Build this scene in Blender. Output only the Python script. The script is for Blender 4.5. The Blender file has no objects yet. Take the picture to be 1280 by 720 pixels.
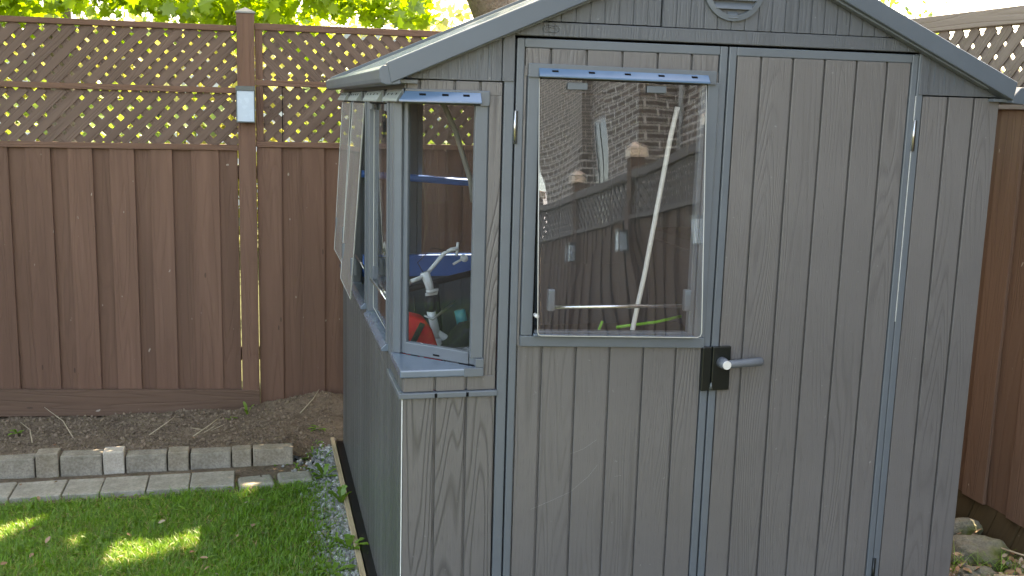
import bpy, math, random
import numpy as np
from mathutils import Vector, Matrix
random.seed(7); RNG = np.random.default_rng(11)
S = bpy.context.scene
COL = S.collection
R = math.radians

# ------------------------------------------------------------------ camera
cam_d = bpy.data.cameras.new('camera'); cam_d.sensor_width = 36; cam_d.lens = 1310.5/1280*36
cam_d.clip_start = .02; cam_d.clip_end = 500
cam = bpy.data.objects.new('camera', cam_d); COL.objects.link(cam); S.camera = cam
PI_, YA_, RO_ = R(9.921), R(13.7757), R(1.5728)
fw = Vector((math.sin(YA_)*math.cos(PI_), math.cos(YA_)*math.cos(PI_), -math.sin(PI_)))
rt = Vector((math.cos(YA_), -math.sin(YA_), 0)); up = rt.cross(fw)
r2 = rt*math.cos(RO_)+up*math.sin(RO_); u2 = up*math.cos(RO_)-rt*math.sin(RO_)
CAM = Vector((-.443, -3.253, 1.8785))
cam.matrix_world = Matrix(((r2.x, u2.x, -fw.x, CAM.x), (r2.y, u2.y, -fw.y, CAM.y), (r2.z, u2.z, -fw.z, CAM.z), (0, 0, 0, 1)))

# ------------------------------------------------------------------ light
SUN = Vector((.27, .48, .85)).normalized()          # towards the sun
w = bpy.data.worlds.new('World'); S.world = w; w.use_nodes = True
nt = w.node_tree; bg = nt.nodes['Background']
sky = nt.nodes.new('ShaderNodeTexSky'); sky.sky_type = 'NISHITA'; sky.sun_disc = False
sky.sun_elevation = math.asin(SUN.z); sky.sun_rotation = math.atan2(SUN.x, SUN.y)
sky.air_density = 1.0; sky.dust_density = 2.0; sky.ozone_density = 1.0
nt.links.new(sky.outputs[0], bg.inputs[0]); bg.inputs[1].default_value = .15
sl = bpy.data.lights.new('sun', 'SUN'); sl.energy = 3.2; sl.angle = R(.5); sl.color = (1, .95, .86)
so = bpy.data.objects.new('sun', sl); COL.objects.link(so); so.rotation_euler = SUN.to_track_quat('Z', 'Y').to_euler()
vs = S.view_settings; vs.use_curve_mapping = False; vs.view_transform = 'Standard'; vs.look = 'None'; vs.gamma = 1; vs.exposure = 3.25
vs.use_white_balance = True; vs.white_balance_temperature = 9200; vs.white_balance_tint = 13
S.render.engine = 'CYCLES'
S.cycles.max_bounces = 8; S.cycles.transparent_max_bounces = 16; S.cycles.transmission_bounces = 6

# ------------------------------------------------------------------ materials
def nm(name):
    m = bpy.data.materials.new(name); m.use_nodes = True
    t = m.node_tree; b = t.nodes['Principled BSDF']
    return m, t, b
def N(t, kind, **kw):
    n = t.nodes.new(kind)
    for k, v in kw.items():
        if k.startswith('i_'): n.inputs[int(k[2:])].default_value = v
        else: setattr(n, k, v)
    return n
def L(t, a, b): t.links.new(a, b)
def mathn(t, op, a, b=None, c=None, clamp=False):
    n = t.nodes.new('ShaderNodeMath'); n.operation = op; n.use_clamp = clamp
    for i, x in enumerate((a, b, c)):
        if x is None: continue
        if isinstance(x, (int, float)): n.inputs[i].default_value = x
        else: L(t, x, n.inputs[i])
    return n.outputs[0]
def coords(t, uv, scale):
    tc = N(t, 'ShaderNodeTexCoord'); mp = N(t, 'ShaderNodeMapping'); mp.inputs['Scale'].default_value = scale
    L(t, tc.outputs['UV' if uv else 'Object'], mp.inputs[0]); return mp.outputs[0]
def noise(t, vec, scale=1., detail=3., rough=.55, dist=0.):
    n = N(t, 'ShaderNodeTexNoise'); n.inputs['Scale'].default_value = scale; n.inputs['Detail'].default_value = detail
    n.inputs['Roughness'].default_value = rough; n.inputs['Distortion'].default_value = dist
    L(t, vec, n.inputs['Vector']); return n.outputs['Fac']
def ramp(t, fac, stops):
    n = N(t, 'ShaderNodeValToRGB'); e = n.color_ramp.elements
    while len(e) < len(stops): e.new(.5)
    for x, (p, c) in zip(e, stops):
        x.position = p; x.color = (*c, 1) if len(c) == 3 else c
    L(t, fac, n.inputs[0]); return n.outputs[0]
def mixc(t, fac, a, b, mode='MIX'):
    n = N(t, 'ShaderNodeMix', data_type='RGBA', blend_type=mode)
    if isinstance(fac, (int, float)): n.inputs[0].default_value = fac
    else: L(t, fac, n.inputs[0])
    for i, x in ((6, a), (7, b)):
        if isinstance(x, tuple): n.inputs[i].default_value = (*x, 1)
        else: L(t, x, n.inputs[i])
    return n.outputs[2]
def bump(t, b, h, dist=.002, strength=1.):
    n = N(t, 'ShaderNodeBump'); n.inputs['Strength'].default_value = strength; n.inputs['Distance'].default_value = dist
    L(t, h, n.inputs['Height']); L(t, n.outputs[0], b.inputs['Normal'])

def mat_resin_wood(name, c, rough=.36, lk=.30, cuts=4.0, freq=19., sharp=3.6, isl=.05):
    """embossed wood-grain resin panel: cathedral rings are contour lines of a stretched noise"""
    m, t, b = nm(name)
    big = noise(t, coords(t, 1, (10, .75, 1)), 1, 1.0, .4, .15)
    rings = mathn(t, 'PINGPONG', mathn(t, 'MULTIPLY', big, freq), .5)
    line = mathn(t, 'SUBTRACT', 1., mathn(t, 'MULTIPLY', rings, sharp), clamp=True)
    amp = noise(t, coords(t, 1, (4, 1.2, 1)), 1, 1, .5)
    amp = mathn(t, 'MULTIPLY', mathn(t, 'SUBTRACT', amp, .38+(4-cuts)*.04), 4.0, clamp=True)
    line = mathn(t, 'MULTIPLY', line, amp)
    fine = noise(t, coords(t, 1, (260, 5, 1)), 1, 3, .6)
    pores = mathn(t, 'MULTIPLY', mathn(t, 'SUBTRACT', noise(t, coords(t, 1, (420, 22, 1)), 1, 1, .5), .6), 5., clamp=True)
    soft = noise(t, coords(t, 0, (1.1, 1.1, 1.6)), 1, 4, .6)
    soft = mathn(t, 'MULTIPLY', mathn(t, 'SUBTRACT', soft, .3), 2.3, clamp=True)
    col = mixc(t, soft, tuple(x*.90 for x in c), tuple(x*1.12 for x in c))
    gi = N(t, 'ShaderNodeNewGeometry').outputs['Random Per Island']
    col = mixc(t, mathn(t, 'MULTIPLY', gi, isl*2), col, tuple(x*.4 for x in c))
    scf = mathn(t, 'MULTIPLY', mathn(t, 'SUBTRACT', noise(t, coords(t, 0, (5, 5, 2.2)), 1, 6, .75), .60), 5, clamp=True)
    col = mixc(t, mathn(t, 'MULTIPLY', scf, .16), col, (.34, .33, .31))
    col = mixc(t, mathn(t, 'MULTIPLY', fine, .45), col, tuple(x*.62 for x in c))
    col = mixc(t, mathn(t, 'MULTIPLY', line, lk), col, tuple(x*.38 for x in c))
    col = mixc(t, mathn(t, 'MULTIPLY', pores, .35), col, tuple(x*.45 for x in c))
    dust = mathn(t, 'MULTIPLY', mathn(t, 'SUBTRACT', noise(t, coords(t, 0, (55, 55, 55)), 1, 2, .5), .71), 9, clamp=True)
    col = mixc(t, mathn(t, 'MULTIPLY', dust, .35), col, (.42, .42, .42))
    L(t, col, b.inputs['Base Color'])
    b.inputs['Roughness'].default_value = rough
    h = mathn(t, 'SUBTRACT', mathn(t, 'MULTIPLY', fine, .5), mathn(t, 'ADD', mathn(t, 'MULTIPLY', line, lk*1.8), mathn(t, 'MULTIPLY', pores, .5)))
    bump(t, b, h, .0016, .8)
    return m
def mat_plain(name, c, rough=.45, var=.12, metal=0., nscale=14, bdist=.0006, streak=None, spec=.5):
    m, t, b = nm(name)
    n = noise(t, coords(t, 0, streak or (1, 1, 1)), nscale, 4, .6)
    fine = noise(t, coords(t, 0, (1, 1, 1)), 220, 2, .6)
    col = mixc(t, n, tuple(x*(1-var) for x in c), tuple(min(1, x*(1+var)) for x in c))
    L(t, col, b.inputs['Base Color']); b.inputs['Metallic'].default_value = metal
    b.inputs['Specular IOR Level'].default_value = spec
    L(t, mathn(t, 'ADD', rough-.06, mathn(t, 'MULTIPLY', n, .14)), b.inputs['Roughness'])
    bump(t, b, mathn(t, 'ADD', n, mathn(t, 'MULTIPLY', fine, .4)), bdist, .7)
    return m
def mat_stained(name, c, rough=.75, chips=True):
    """stained fence timber, grain along v"""
    m, t, b = nm(name)
    g = noise(t, coords(t, 1, (60, 2.2, 1)), 1, 4, .65, .4)
    g2 = noise(t, coords(t, 1, (13, .7, 1)), 1, 3, .6, .6)
    rings = mathn(t, 'PINGPONG', mathn(t, 'MULTIPLY', noise(t, coords(t, 1, (12, .8, 1)), 1, 1, .4, .3), 9.), .5)
    line = mathn(t, 'SUBTRACT', 1., mathn(t, 'MULTIPLY', rings, 4.5), clamp=True)
    blot = noise(t, coords(t, 0, (1.2, 1.2, .8)), 1, 4, .6)
    gi = N(t, 'ShaderNodeNewGeometry').outputs['Random Per Island']
    g2 = mathn(t, 'MULTIPLY', mathn(t, 'SUBTRACT', g2, .3), 2.5, clamp=True)
    col = mixc(t, g2, tuple(x*.80 for x in c), tuple(x*1.32 for x in c))
    col = mixc(t, mathn(t, 'MULTIPLY', g, .55), col, tuple(x*.6 for x in c))
    col = mixc(t, mathn(t, 'MULTIPLY', line, .22), col, tuple(x*.5 for x in c))
    col = mixc(t, mathn(t, 'MULTIPLY', blot, .5), col, (c[0]*1.15, c[1]*.95, c[2]*.85))
    col = mixc(t, mathn(t, 'MULTIPLY', gi, .34), col, (c[0]*.48, c[1]*.44, c[2]*.42))
    drip = mathn(t, 'MULTIPLY', mathn(t, 'SUBTRACT', noise(t, coords(t, 1, (24, .9, 1)), 1, 5, .7), .60), 6, clamp=True)
    col = mixc(t, mathn(t, 'MULTIPLY', drip, .22), col, (c[0]*2.1, c[1]*2.1, c[2]*2.1))
    if chips:
        ch = mathn(t, 'MULTIPLY', mathn(t, 'SUBTRACT', noise(t, coords(t, 1, (34, 16, 1)), 1, 2, .5), .735), 30, clamp=True)
        col = mixc(t, mathn(t, 'MULTIPLY', ch, .7), col, (.42, .36, .30))
        kn = N(t, 'ShaderNodeTexVoronoi'); kn.inputs['Scale'].default_value = 1
        L(t, coords(t, 1, (9, 2.6, 1)), kn.inputs['Vector'])
        k = mathn(t, 'LESS_THAN', kn.outputs['Distance'], .045)
        col = mixc(t, mathn(t, 'MULTIPLY', k, .65), col, tuple(x*.3 for x in c))
    L(t, col, b.inputs['Base Color']); b.inputs['Roughness'].default_value = rough; b.inputs['Specular IOR Level'].default_value = .3
    bump(t, b, mathn(t, 'SUBTRACT', g, line), .002, .7)
    return m
def mat_glass(name, tint=(1, 1, 1), refl=.1, wav=0., rough=0.0, dirtk=.018):
    """thin clear acrylic: transparent with a mirror coat that grows towards grazing"""
    m, t, b = nm(name); t.nodes.remove(b)
    out = t.nodes['Material Output']
    tr = N(t, 'ShaderNodeBsdfTransparent'); tr.inputs[0].default_value = (*tint, 1)
    gl = N(t, 'ShaderNodeBsdfGlossy'); gl.inputs['Roughness'].default_value = rough; gl.inputs['Color'].default_value = (.95, .97, 1, 1)
    lw = N(t, 'ShaderNodeLayerWeight'); lw.inputs[0].default_value = .5
    f = mathn(t, 'ADD', refl, mathn(t, 'MULTIPLY', mathn(t, 'POWER', lw.outputs['Facing'], 4.), .75), clamp=True)
    mx = N(t, 'ShaderNodeMixShader'); L(t, f, mx.inputs[0]); L(t, tr.outputs[0], mx.inputs[1])
    L(t, gl.outputs[0], mx.inputs[2])
    dirt = N(t, 'ShaderNodeBsdfDiffuse'); dirt.inputs[0].default_value = (.6, .6, .58, 1)
    mx2 = N(t, 'ShaderNodeMixShader')
    dn = noise(t, coords(t, 0, (9, 9, 3)), 1, 5, .7)
    L(t, mathn(t, 'MULTIPLY', dn, dirtk), mx2.inputs[0]); L(t, mx.outputs[0], mx2.inputs[1]); L(t, dirt.outputs[0], mx2.inputs[2])
    if wav:
        bn = N(t, 'ShaderNodeBump'); bn.inputs['Distance'].default_value = wav
        L(t, noise(t, coords(t, 0, (4.2, 4.2, 1.9)), 1, .6, .4), bn.inputs['Height']); L(t, bn.outputs[0], gl.inputs['Normal'])
    L(t, mx2.outputs[0], out.inputs[0])
    return m
def mat_leaf(name, c, trans=.5, var=.35):
    m, t, b = nm(name); t.nodes.remove(b); out = t.nodes['Material Output']
    geo = N(t, 'ShaderNodeNewGeometry')
    rnd = geo.outputs['Random Per Island']
    col = mixc(t, rnd, tuple(x*(1-var) for x in c), (min(1, c[0]*(1+var*1.5)), min(1, c[1]*(1+var)), c[2]*(1+var*.3)))
    d = N(t, 'ShaderNodeBsdfDiffuse'); L(t, col, d.inputs[0])
    tl = N(t, 'ShaderNodeBsdfTranslucent')
    L(t, mixc(t, .35, col, (min(1, c[0]*2.2), min(1, c[1]*1.6), c[2]*.6)), tl.inputs[0])
    gl = N(t, 'ShaderNodeBsdfGlossy'); gl.inputs['Roughness'].default_value = .45
    m1 = N(t, 'ShaderNodeMixShader', i_0=trans); L(t, d.outputs[0], m1.inputs[1]); L(t, tl.outputs[0], m1.inputs[2])
    m2 = N(t, 'ShaderNodeMixShader', i_0=.05); L(t, m1.outputs[0], m2.inputs[1]); L(t, gl.outputs[0], m2.inputs[2])
    L(t, m2.outputs[0], out.inputs[0])
    return m
def mat_rock(name, c, c2, scale=9, rough=.9, bd=.012, moss=None):
    m, t, b = nm(name)
    n = noise(t, coords(t, 0, (1, 1, 1)), scale, 6, .65); n2 = noise(t, coords(t, 0, (1, 1, 1)), scale*9, 4, .7)
    n = mathn(t, 'MULTIPLY', mathn(t, 'SUBTRACT', n, .3), 2.4, clamp=True); sp = mathn(t, 'MULTIPLY', mathn(t, 'SUBTRACT', n2, .42), 4, clamp=True)
    col = mixc(t, n, c, c2); col = mixc(t, mathn(t, 'MULTIPLY', sp, .55), col, tuple(x*.6 for x in c))
    if moss:
        ms = mathn(t, 'MULTIPLY', mathn(t, 'SUBTRACT', noise(t, coords(t, 0, (1, 1, 1)), scale*.5, 4, .6), .45), 6, clamp=True)
        col = mixc(t, ms, col, moss)
    L(t, col, b.inputs['Base Color']); b.inputs['Roughness'].default_value = rough; b.inputs['Specular IOR Level'].default_value = .25
    bump(t, b, mathn(t, 'ADD', n, mathn(t, 'MULTIPLY', n2, .5)), bd, .8)
    return m
def mat_island(name, cols, rough=.8):
    m, t, b = nm(name); geo = N(t, 'ShaderNodeNewGeometry')
    k = len(cols)-1
    L(t, ramp(t, geo.outputs['Random Per Island'], [(i/k, c) for i, c in enumerate(cols)]), b.inputs['Base Color'])
    b.inputs['Roughness'].default_value = rough
    return m
def mat_brick(name):
    m, t, b = nm(name)
    br = N(t, 'ShaderNodeTexBrick'); L(t, coords(t, 1, (1, 1, 1)), br.inputs['Vector'])
    br.inputs['Color1'].default_value = (.12, .085, .065, 1); br.inputs['Color2'].default_value = (.23, .165, .13, 1)
    br.inputs['Mortar'].default_value = (.75, .70, .62, 1); br.inputs['Scale'].default_value = 1
    br.inputs['Brick Width'].default_value = .26; br.inputs['Row Height'].default_value = .095; br.inputs['Mortar Size'].default_value = .012
    br.inputs['Bias'].default_value = -.1
    n = noise(t, coords(t, 1, (1, 1, 1)), 1.2, 4, .6)
    L(t, mixc(t, mathn(t, 'MULTIPLY', n, .45), br.outputs['Color'], (.12, .085, .07)), b.inputs['Base Color'])
    b.inputs['Roughness'].default_value = .9; return m

GW = (.148, .138, .135); GT = (.108, .124, .140)
M = {}
M['wood'] = mat_resin_wood('resin_wood_grain', GW)
M['wood_deep'] = mat_resin_wood('resin_deep_wood_grain', GW, lk=.62, cuts=12., freq=16., sharp=5.)
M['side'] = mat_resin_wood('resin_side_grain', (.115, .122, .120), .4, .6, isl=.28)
M['trim'] = mat_plain('resin_blue_grey_trim', GT, .36, .1, nscale=9)
M['gable'] = mat_resin_wood('resin_gable_grain', (.10, .108, .120), .4)
M['fascia'] = mat_plain('resin_dark_fascia', (.082, .100, .120), .38, .14, nscale=6, streak=(1, 1, 1))
M['dark'] = mat_plain('black_plastic', (.005, .0075, .007), .3, .2)
M['gap'] = mat_plain('black_seal', (.006, .006, .006), .9, .1, spec=.1)
M['inner'] = mat_plain('resin_inner_grey', (.06, .06, .06), .6, .12)
M['awning'] = mat_plain('sky_tinted_drip_cap', (.085, .155, .25), .17, .06, spec=.9, bdist=.0002)  # blue of the reflected sky is painted into this base colour
M['side_cap'] = mat_plain('lightened_drip_cap', (.24, .27, .26), .4, .1)  # same cap on the side, colour lightened against the eave shade
M['sill'] = mat_plain('sky_tinted_sill', (.11, .145, .19), .2, .15, spec=.8, bdist=.0003)  # bluish base carries the sky mirrored in the sill tops
M['roof'] = mat_plain('pale_roof_resin', (.17, .195, .19), .32, .15, nscale=4, spec=.7)
M['edge'] = mat_plain('bare_panel_edge', (.75, .75, .72), .5, .05)
M['scratch'] = mat_plain('worn_resin', (.36, .36, .35), .7, .2)
M['steel'] = mat_plain('galvanised_steel', (.62, .62, .60), .28, .08, metal=1)
M['rod'] = mat_plain('brushed_rod', (.75, .76, .78), .22, .05, metal=1)
M['handle'] = mat_plain('grey_lever_resin', (.10, .11, .125), .38, .15, nscale=30)
M['knob'] = mat_plain('pale_lock_cap', (.62, .60, .57), .4, .08)
M['glass_door'] = mat_glass('acrylic_door_pane', refl=.120, wav=.0020)
M['glass'] = mat_glass('acrylic_pane', (.88, .90, .91), refl=.038, wav=.002)
M['glass_flap'] = mat_glass('acrylic_flap', (.76, .77, .74), refl=.12, dirtk=.30, wav=.001, rough=.03)
M['glass_edge'] = mat_plain('acrylic_edge', (.40, .39, .35), .3, .05)
M['house_glass'] = mat_plain('house_window_glass', (.03, .035, .04), .06, .1)
M['fence'] = mat_stained('stained_brown_timber', (.165, .093, .066))
M['lattice'] = mat_stained('stained_lattice_timber', (.160, .108, .086), chips=False)
M['fence_r'] = mat_stained('red_brown_stained_timber', (.135, .084, .060))
M['lattice_r'] = mat_stained('grey_brown_lattice', (.155, .135, .128), chips=False)
M['old'] = mat_stained('mossy_old_board', (.075, .055, .028), .95)
M['copper'] = mat_plain('copper_post_cap', (.75, .60, .48), .4, .12)
M['cap'] = mat_plain('grey_post_cap', (.22, .22, .21), .5, .1)
M['lamp_body'] = mat_plain('lamp_grey_metal', (.075, .085, .085), .4, .1)
M['lamp_glass'] = mat_plain('frosted_lamp_glass', (.40, .49, .60), .25, .05)
M['block'] = mat_rock('concrete_block_grey', (.19, .165, .13), (.38, .34, .28), 11, bd=.008)
M['block_warm'] = mat_rock('concrete_block_tan', (.21, .175, .13), (.40, .345, .275), 11, bd=.008)
M['block_pale'] = mat_rock('concrete_block_pale', (.38, .335, .28), (.52, .465, .40), 14, bd=.004)
M['paver'] = mat_rock('paver_grey', (.23, .21, .17), (.39, .36, .305), 9, bd=.004)
M['soil'] = mat_rock('garden_soil', (.115, .082, .058), (.235, .175, .125), 6, 1., .03)
M['earth'] = mat_rock('lawn_earth', (.04, .045, .02), (.08, .085, .035), 5, 1., .02)
M['timber'] = mat_stained('pale_edging_timber', (.50, .40, .26), chips=False)
M['mossrock'] = mat_rock('mossy_rock', (.12, .12, .09), (.30, .28, .23), 10, bd=.02, moss=(.10, .115, .03))
M['gravel'] = mat_island('gravel_stone', [(.11, .115, .11), (.27, .275, .27), (.46, .46, .44), (.19, .19, .18), (.33, .30, .26)])
M['clod'] = mat_island('soil_clod', [(.10, .070, .047), (.20, .145, .10), (.14, .10, .07), (.26, .19, .135)], .95)
M['litter'] = mat_island('dead_leaf', [(.16, .085, .04), (.30, .19, .11), (.10, .06, .035), (.36, .27, .19), (.22, .09, .04)])
M['twig'] = mat_plain('dry_twig', (.36, .29, .20), .8, .2)
M['grass'] = mat_leaf('grass_blade', (.120, .290, .025), .45, .5)
M['dry'] = mat_leaf('dry_grass', (.35, .28, .14), .3, .3)
M['weed'] = mat_leaf('weed_leaf', (.13, .27, .03), .45, .25)
M['maple'] = mat_leaf('maple_leaf', (.17, .33, .02), .62, .4)
M['yellow'] = mat_leaf('yellow_blossom_leaf', (.27, .31, .10), .5, .3)
M['hedge'] = mat_leaf('hedge_leaf', (.14, .24, .05), .5, .4)
M['bark'] = mat_rock('bark', (.12, .10, .085), (.25, .215, .18), 7, bd=.03)
M['stucco'] = mat_plain('pale_house_siding', (.55, .57, .60), .8, .05)
M['eave_paint'] = mat_plain('grey_eave', (.30, .32, .35), .7, .05)
M['brick'] = mat_brick('brown_brick')
M['white'] = mat_plain('white_window_paint', (.40, .40, .39), .5, .05)
M['red'] = mat_plain('red_bag_fabric', (.88, .012, .02), .7, .15)
M['rubber'] = mat_plain('black_rubber', (.02, .02, .022), .6, .2)
M['bikewhite'] = mat_plain('white_bike_paint', (.85, .85, .82), .25, .04)
M['teal'] = mat_plain('teal_grip', (.03, .42, .45), .5, .1)
M['lime'] = mat_plain('lime_hose', (.15, .42, .02), .4, .08)
M['blue'] = mat_plain('blue_rail_sky_sill', (.06, .20, .60), .4, .15)
M['pole'] = mat_plain('white_pole', (.55, .54, .50), .35, .05)
M['net'] = mat_plain('dark_box', (.03, .03, .034), .7, .3)

# ------------------------------------------------------------------ mesh builder
class MB:
    def __init__(s): s.v = []; s.f = []; s.uv = []
    def quad(s, P, UV): 
        n = len(s.v); s.v += [tuple(p) for p in P]; s.f.append(tuple(range(n, n+len(P)))); s.uv += UV
    def obox(s, c, X, Y, Z, sx, sy, sz, grain=2, off=None):
        c = Vector(c); A = [Vector(X), Vector(Y), Vector(Z)]; H = [sx/2, sy/2, sz/2]
        if off is None: off = (random.random()*40, random.random()*40)
        n = len(s.v)
        for k in range(8):
            sg = [1 if k >> i & 1 else -1 for i in range(3)]
            s.v.append(tuple(c+A[0]*H[0]*sg[0]+A[1]*H[1]*sg[1]+A[2]*H[2]*sg[2]))
        for ax, fs in ((0, ((0, 4, 6, 2), (1, 3, 7, 5))), (1, ((0, 1, 5, 4), (2, 6, 7, 3))), (2, ((0, 2, 3, 1), (4, 5, 7, 6)))):
            o = [i for i in range(3) if i != ax]
            va = grain if grain in o else o[1]; ua = [i for i in o if i != va][0]
            for fc in fs:
                s.f.append(tuple(n+i for i in fc))
                for i in fc:
                    sg = [1 if i >> q & 1 else -1 for q in range(3)]
                    s.uv.append((off[0]+H[ua]*sg[ua]+ax*.31, off[1]+H[va]*sg[va]))
    def box(s, x0, x1, y0, y1, z0, z1, grain=2, off=None):
        s.obox(((x0+x1)/2, (y0+y1)/2, (z0+z1)/2), (1, 0, 0), (0, 1, 0), (0, 0, 1), abs(x1-x0), abs(y1-y0), abs(z1-z0), grain, off)
        return s
    def beam(s, p, q, wd, th, upv=(0, 1, 0)):
        p = Vector(p); q = Vector(q); Z = (q-p).normalized(); Y = Vector(upv); X = Y.cross(Z).normalized(); Y = Z.cross(X)
        s.obox((p+q)/2, X, Y, Z, wd, th, (q-p).length); return s
    def prism(s, poly, d, off=None):
        """poly: list of 3-D points (planar), extruded by vector d"""
        d = Vector(d); P = [Vector(p) for p in poly]; n = len(P); b = len(s.v)
        if off is None: off = (random.random()*40, random.random()*40)
        nr = Vector((0, 0, 0))
        for i in range(n): nr += P[i].cross(P[(i+1) % n])
        if nr.dot(d) < 0: P.reverse()
        # with nr.d>0 the start cap faces -d
        s.v += [tuple(p) for p in P]+[tuple(p+d) for p in P]
        X = Vector((1, 0, 0)) if abs(nr.normalized().x) < .7 else Vector((0, 1, 0))
        Zv = Vector((0, 0, 1)) if abs(nr.normalized().z) < .7 else Vector((0, 1, 0))
        uvf = lambda p: (off[0]+p.dot(X), off[1]+p.dot(Zv))
        s.f.append(tuple(b+i for i in reversed(range(n)))); s.uv += [uvf(P[i]) for i in reversed(range(n))]
        s.f.append(tuple(b+n+i for i in range(n))); s.uv += [uvf(P[i]+d) for i in range(n)]
        for i in range(n):
            j = (i+1) % n; l = (P[j]-P[i]).length; D = d.length
            s.f.append((b+i, b+j, b+n+j, b+n+i)); s.uv += [(off[0], off[1]), (off[0], off[1]+l), (off[0]+D, off[1]+l), (off[0]+D, off[1])]
        return s
    def tube(s, pts, r, k=12, caps=True):
        P = [Vector(p) for p in pts]; rr = r if isinstance(r, (list, tuple)) else [r]*len(P)
        b = len(s.v); ref = None
        for i, p in enumerate(P):
            t = (P[min(i+1, len(P)-1)]-P[max(i-1, 0)]).normalized()
            if ref is None: ref = t.orthogonal().normalized()
            ref = (ref-t*ref.dot(t)).normalized(); bi = t.cross(ref)
            for a in range(k):
                th = 2*math.pi*a/k; s.v.append(tuple(p+(ref*math.cos(th)+bi*math.sin(th))*rr[i]))
        acc = 0; off = random.random()*20
        for i in range(len(P)-1):
            l = (P[i+1]-P[i]).length
            for a in range(k):
                c = (a+1) % k
                s.f.append((b+i*k+a, b+i*k+c, b+(i+1)*k+c, b+(i+1)*k+a))
                s.uv += [(off+a*rr[i]*6/k, acc), (off+(a+1)*rr[i]*6/k, acc), (off+(a+1)*rr[i]*6/k, acc+l), (off+a*rr[i]*6/k, acc+l)]
            acc += l
        if caps:
            s.f.append(tuple(b+a for a in reversed(range(k)))); s.uv += [(0, 0)]*k
            e = b+(len(P)-1)*k; s.f.append(tuple(e+a for a in range(k))); s.uv += [(0, 0)]*k
        return s
    def build(s, name, mat, parent=None, bevel=0., smooth=False, origin=None, seg=2):
        me = bpy.data.meshes.new(name)
        o3 = Vector(origin) if origin else Vector((0, 0, 0))
        me.from_pydata([tuple(Vector(v)-o3) for v in s.v], [], s.f)
        uv = me.uv_layers.new(name='UVMap'); uv.data.foreach_set('uv', np.array(s.uv, dtype=np.float32).ravel())
        me.materials.append(M[mat] if isinstance(mat, str) else mat)
        if smooth: me.polygons.foreach_set('use_smooth', [True]*len(me.polygons))
        o = bpy.data.objects.new(name, me); COL.objects.link(o); o.location = o3
        if parent: 
            o.parent = parent
            o.location = o3-parent_world(parent)
        if bevel:
            bv = o.modifiers.new('bevel', 'BEVEL'); bv.width = bevel; bv.segments = seg; bv.limit_method = 'ANGLE'; bv.angle_limit = R(35)
            bv.harden_normals = False
        return o
def parent_world(p):
    v = Vector((0, 0, 0))
    while p: v += p.location; p = p.parent
    return v
def singles(name, boxes, mat, parent, bevel=0.):
    for q in boxes: MB().box(*q).build(name, mat, parent, bevel)
def tag(o, label=None, cat=None, group=None, kind=None):
    if label: o['label'] = label
    if cat: o['category'] = cat
    if group: o['group'] = group
    if kind: o['kind'] = kind
    return o
def empty(name, loc, label, cat, group=None):
    o = bpy.data.objects.new(name, None); COL.objects.link(o); o.location = loc; o.empty_display_size = .1
    return tag(o, label, cat, group)
def raw_mesh(name, V, F, mat, parent=None, smooth=False, kind=None):
    """V (n,3) array, F (m,k) array of equal sized faces"""
    me = bpy.data.meshes.new(name); V = np.asarray(V, np.float32); F = np.asarray(F, np.int32)
    if parent: V = V-np.array(parent_world(parent), np.float32)
    me.vertices.add(len(V)); me.vertices.foreach_set('co', V.ravel())
    m, k = F.shape; me.loops.add(m*k); me.loops.foreach_set('vertex_index', F.ravel())
    me.polygons.add(m); me.polygons.foreach_set('loop_start', np.arange(m)*k); me.polygons.foreach_set('loop_total', np.full(m, k))
    me.polygons.foreach_set('use_smooth', np.full(m, smooth))
    me.update(calc_edges=True); me.validate(); me.materials.append(M[mat])
    o = bpy.data.objects.new(name, me); COL.objects.link(o)
    if parent: o.parent = parent
    if kind: o['kind'] = kind
    return o
def rot_to(nrm, roll):
    """(n,3) normals + roll -> (n,3,3) frames (columns x,y,n)"""
    n = nrm/np.linalg.norm(nrm, axis=1, keepdims=True)
    a = np.where(np.abs(n[:, 2:3]) < .9, [[0, 0, 1.]], [[1., 0, 0]])
    x = np.cross(a, n); x /= np.linalg.norm(x, axis=1, keepdims=True); y = np.cross(n, x)
    c, s_ = np.cos(roll)[:, None], np.sin(roll)[:, None]
    return np.stack([x*c+y*s_, -x*s_+y*c, n], axis=2)

# ================================================================== SETTING
def vnoise(x, y, seed=0):
    a = np.sin(x*2.1+seed)*np.cos(y*1.7-seed*1.3)+.5*np.sin(x*5.3-y*4.1+seed*2)+.25*np.sin(x*11.7+y*9.3+seed)+.12*np.sin(x*23-y*27)
    return a/1.87
def grid(name, x0, x1, y0, y1, step, zf, mat):
    xs = np.arange(x0, x1+step/2, step); ys = np.arange(y0, y1+step/2, step)
    X, Y = np.meshgrid(xs, ys); Z = zf(X, Y)
    V = np.stack([X, Y, Z], 2).reshape(-1, 3); nx = len(xs)
    i = np.arange(len(ys)-1)[:, None]*nx+np.arange(nx-1)[None]
    F = np.stack([i, i+1, i+nx+1, i+nx], 2).reshape(-1, 4)
    o = raw_mesh(name, V, F, mat, smooth=True); o['kind'] = 'structure'; return o
GZ = -.035
m_ = MB(); m_.quad([(-200, -200, GZ-.03), (200, -200, GZ-.03), (200, 200, GZ-.03), (-200, 200, GZ-.03)], [(0, 0), (400, 0), (400, 400), (0, 400)])
tag(m_.build('ground', 'earth'), kind='structure')
grid('lawn_soil', -8, 2.69, -9, 2.25, .05, lambda X, Y: GZ-.004+.006*vnoise(X*2, Y*2), 'earth')
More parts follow.
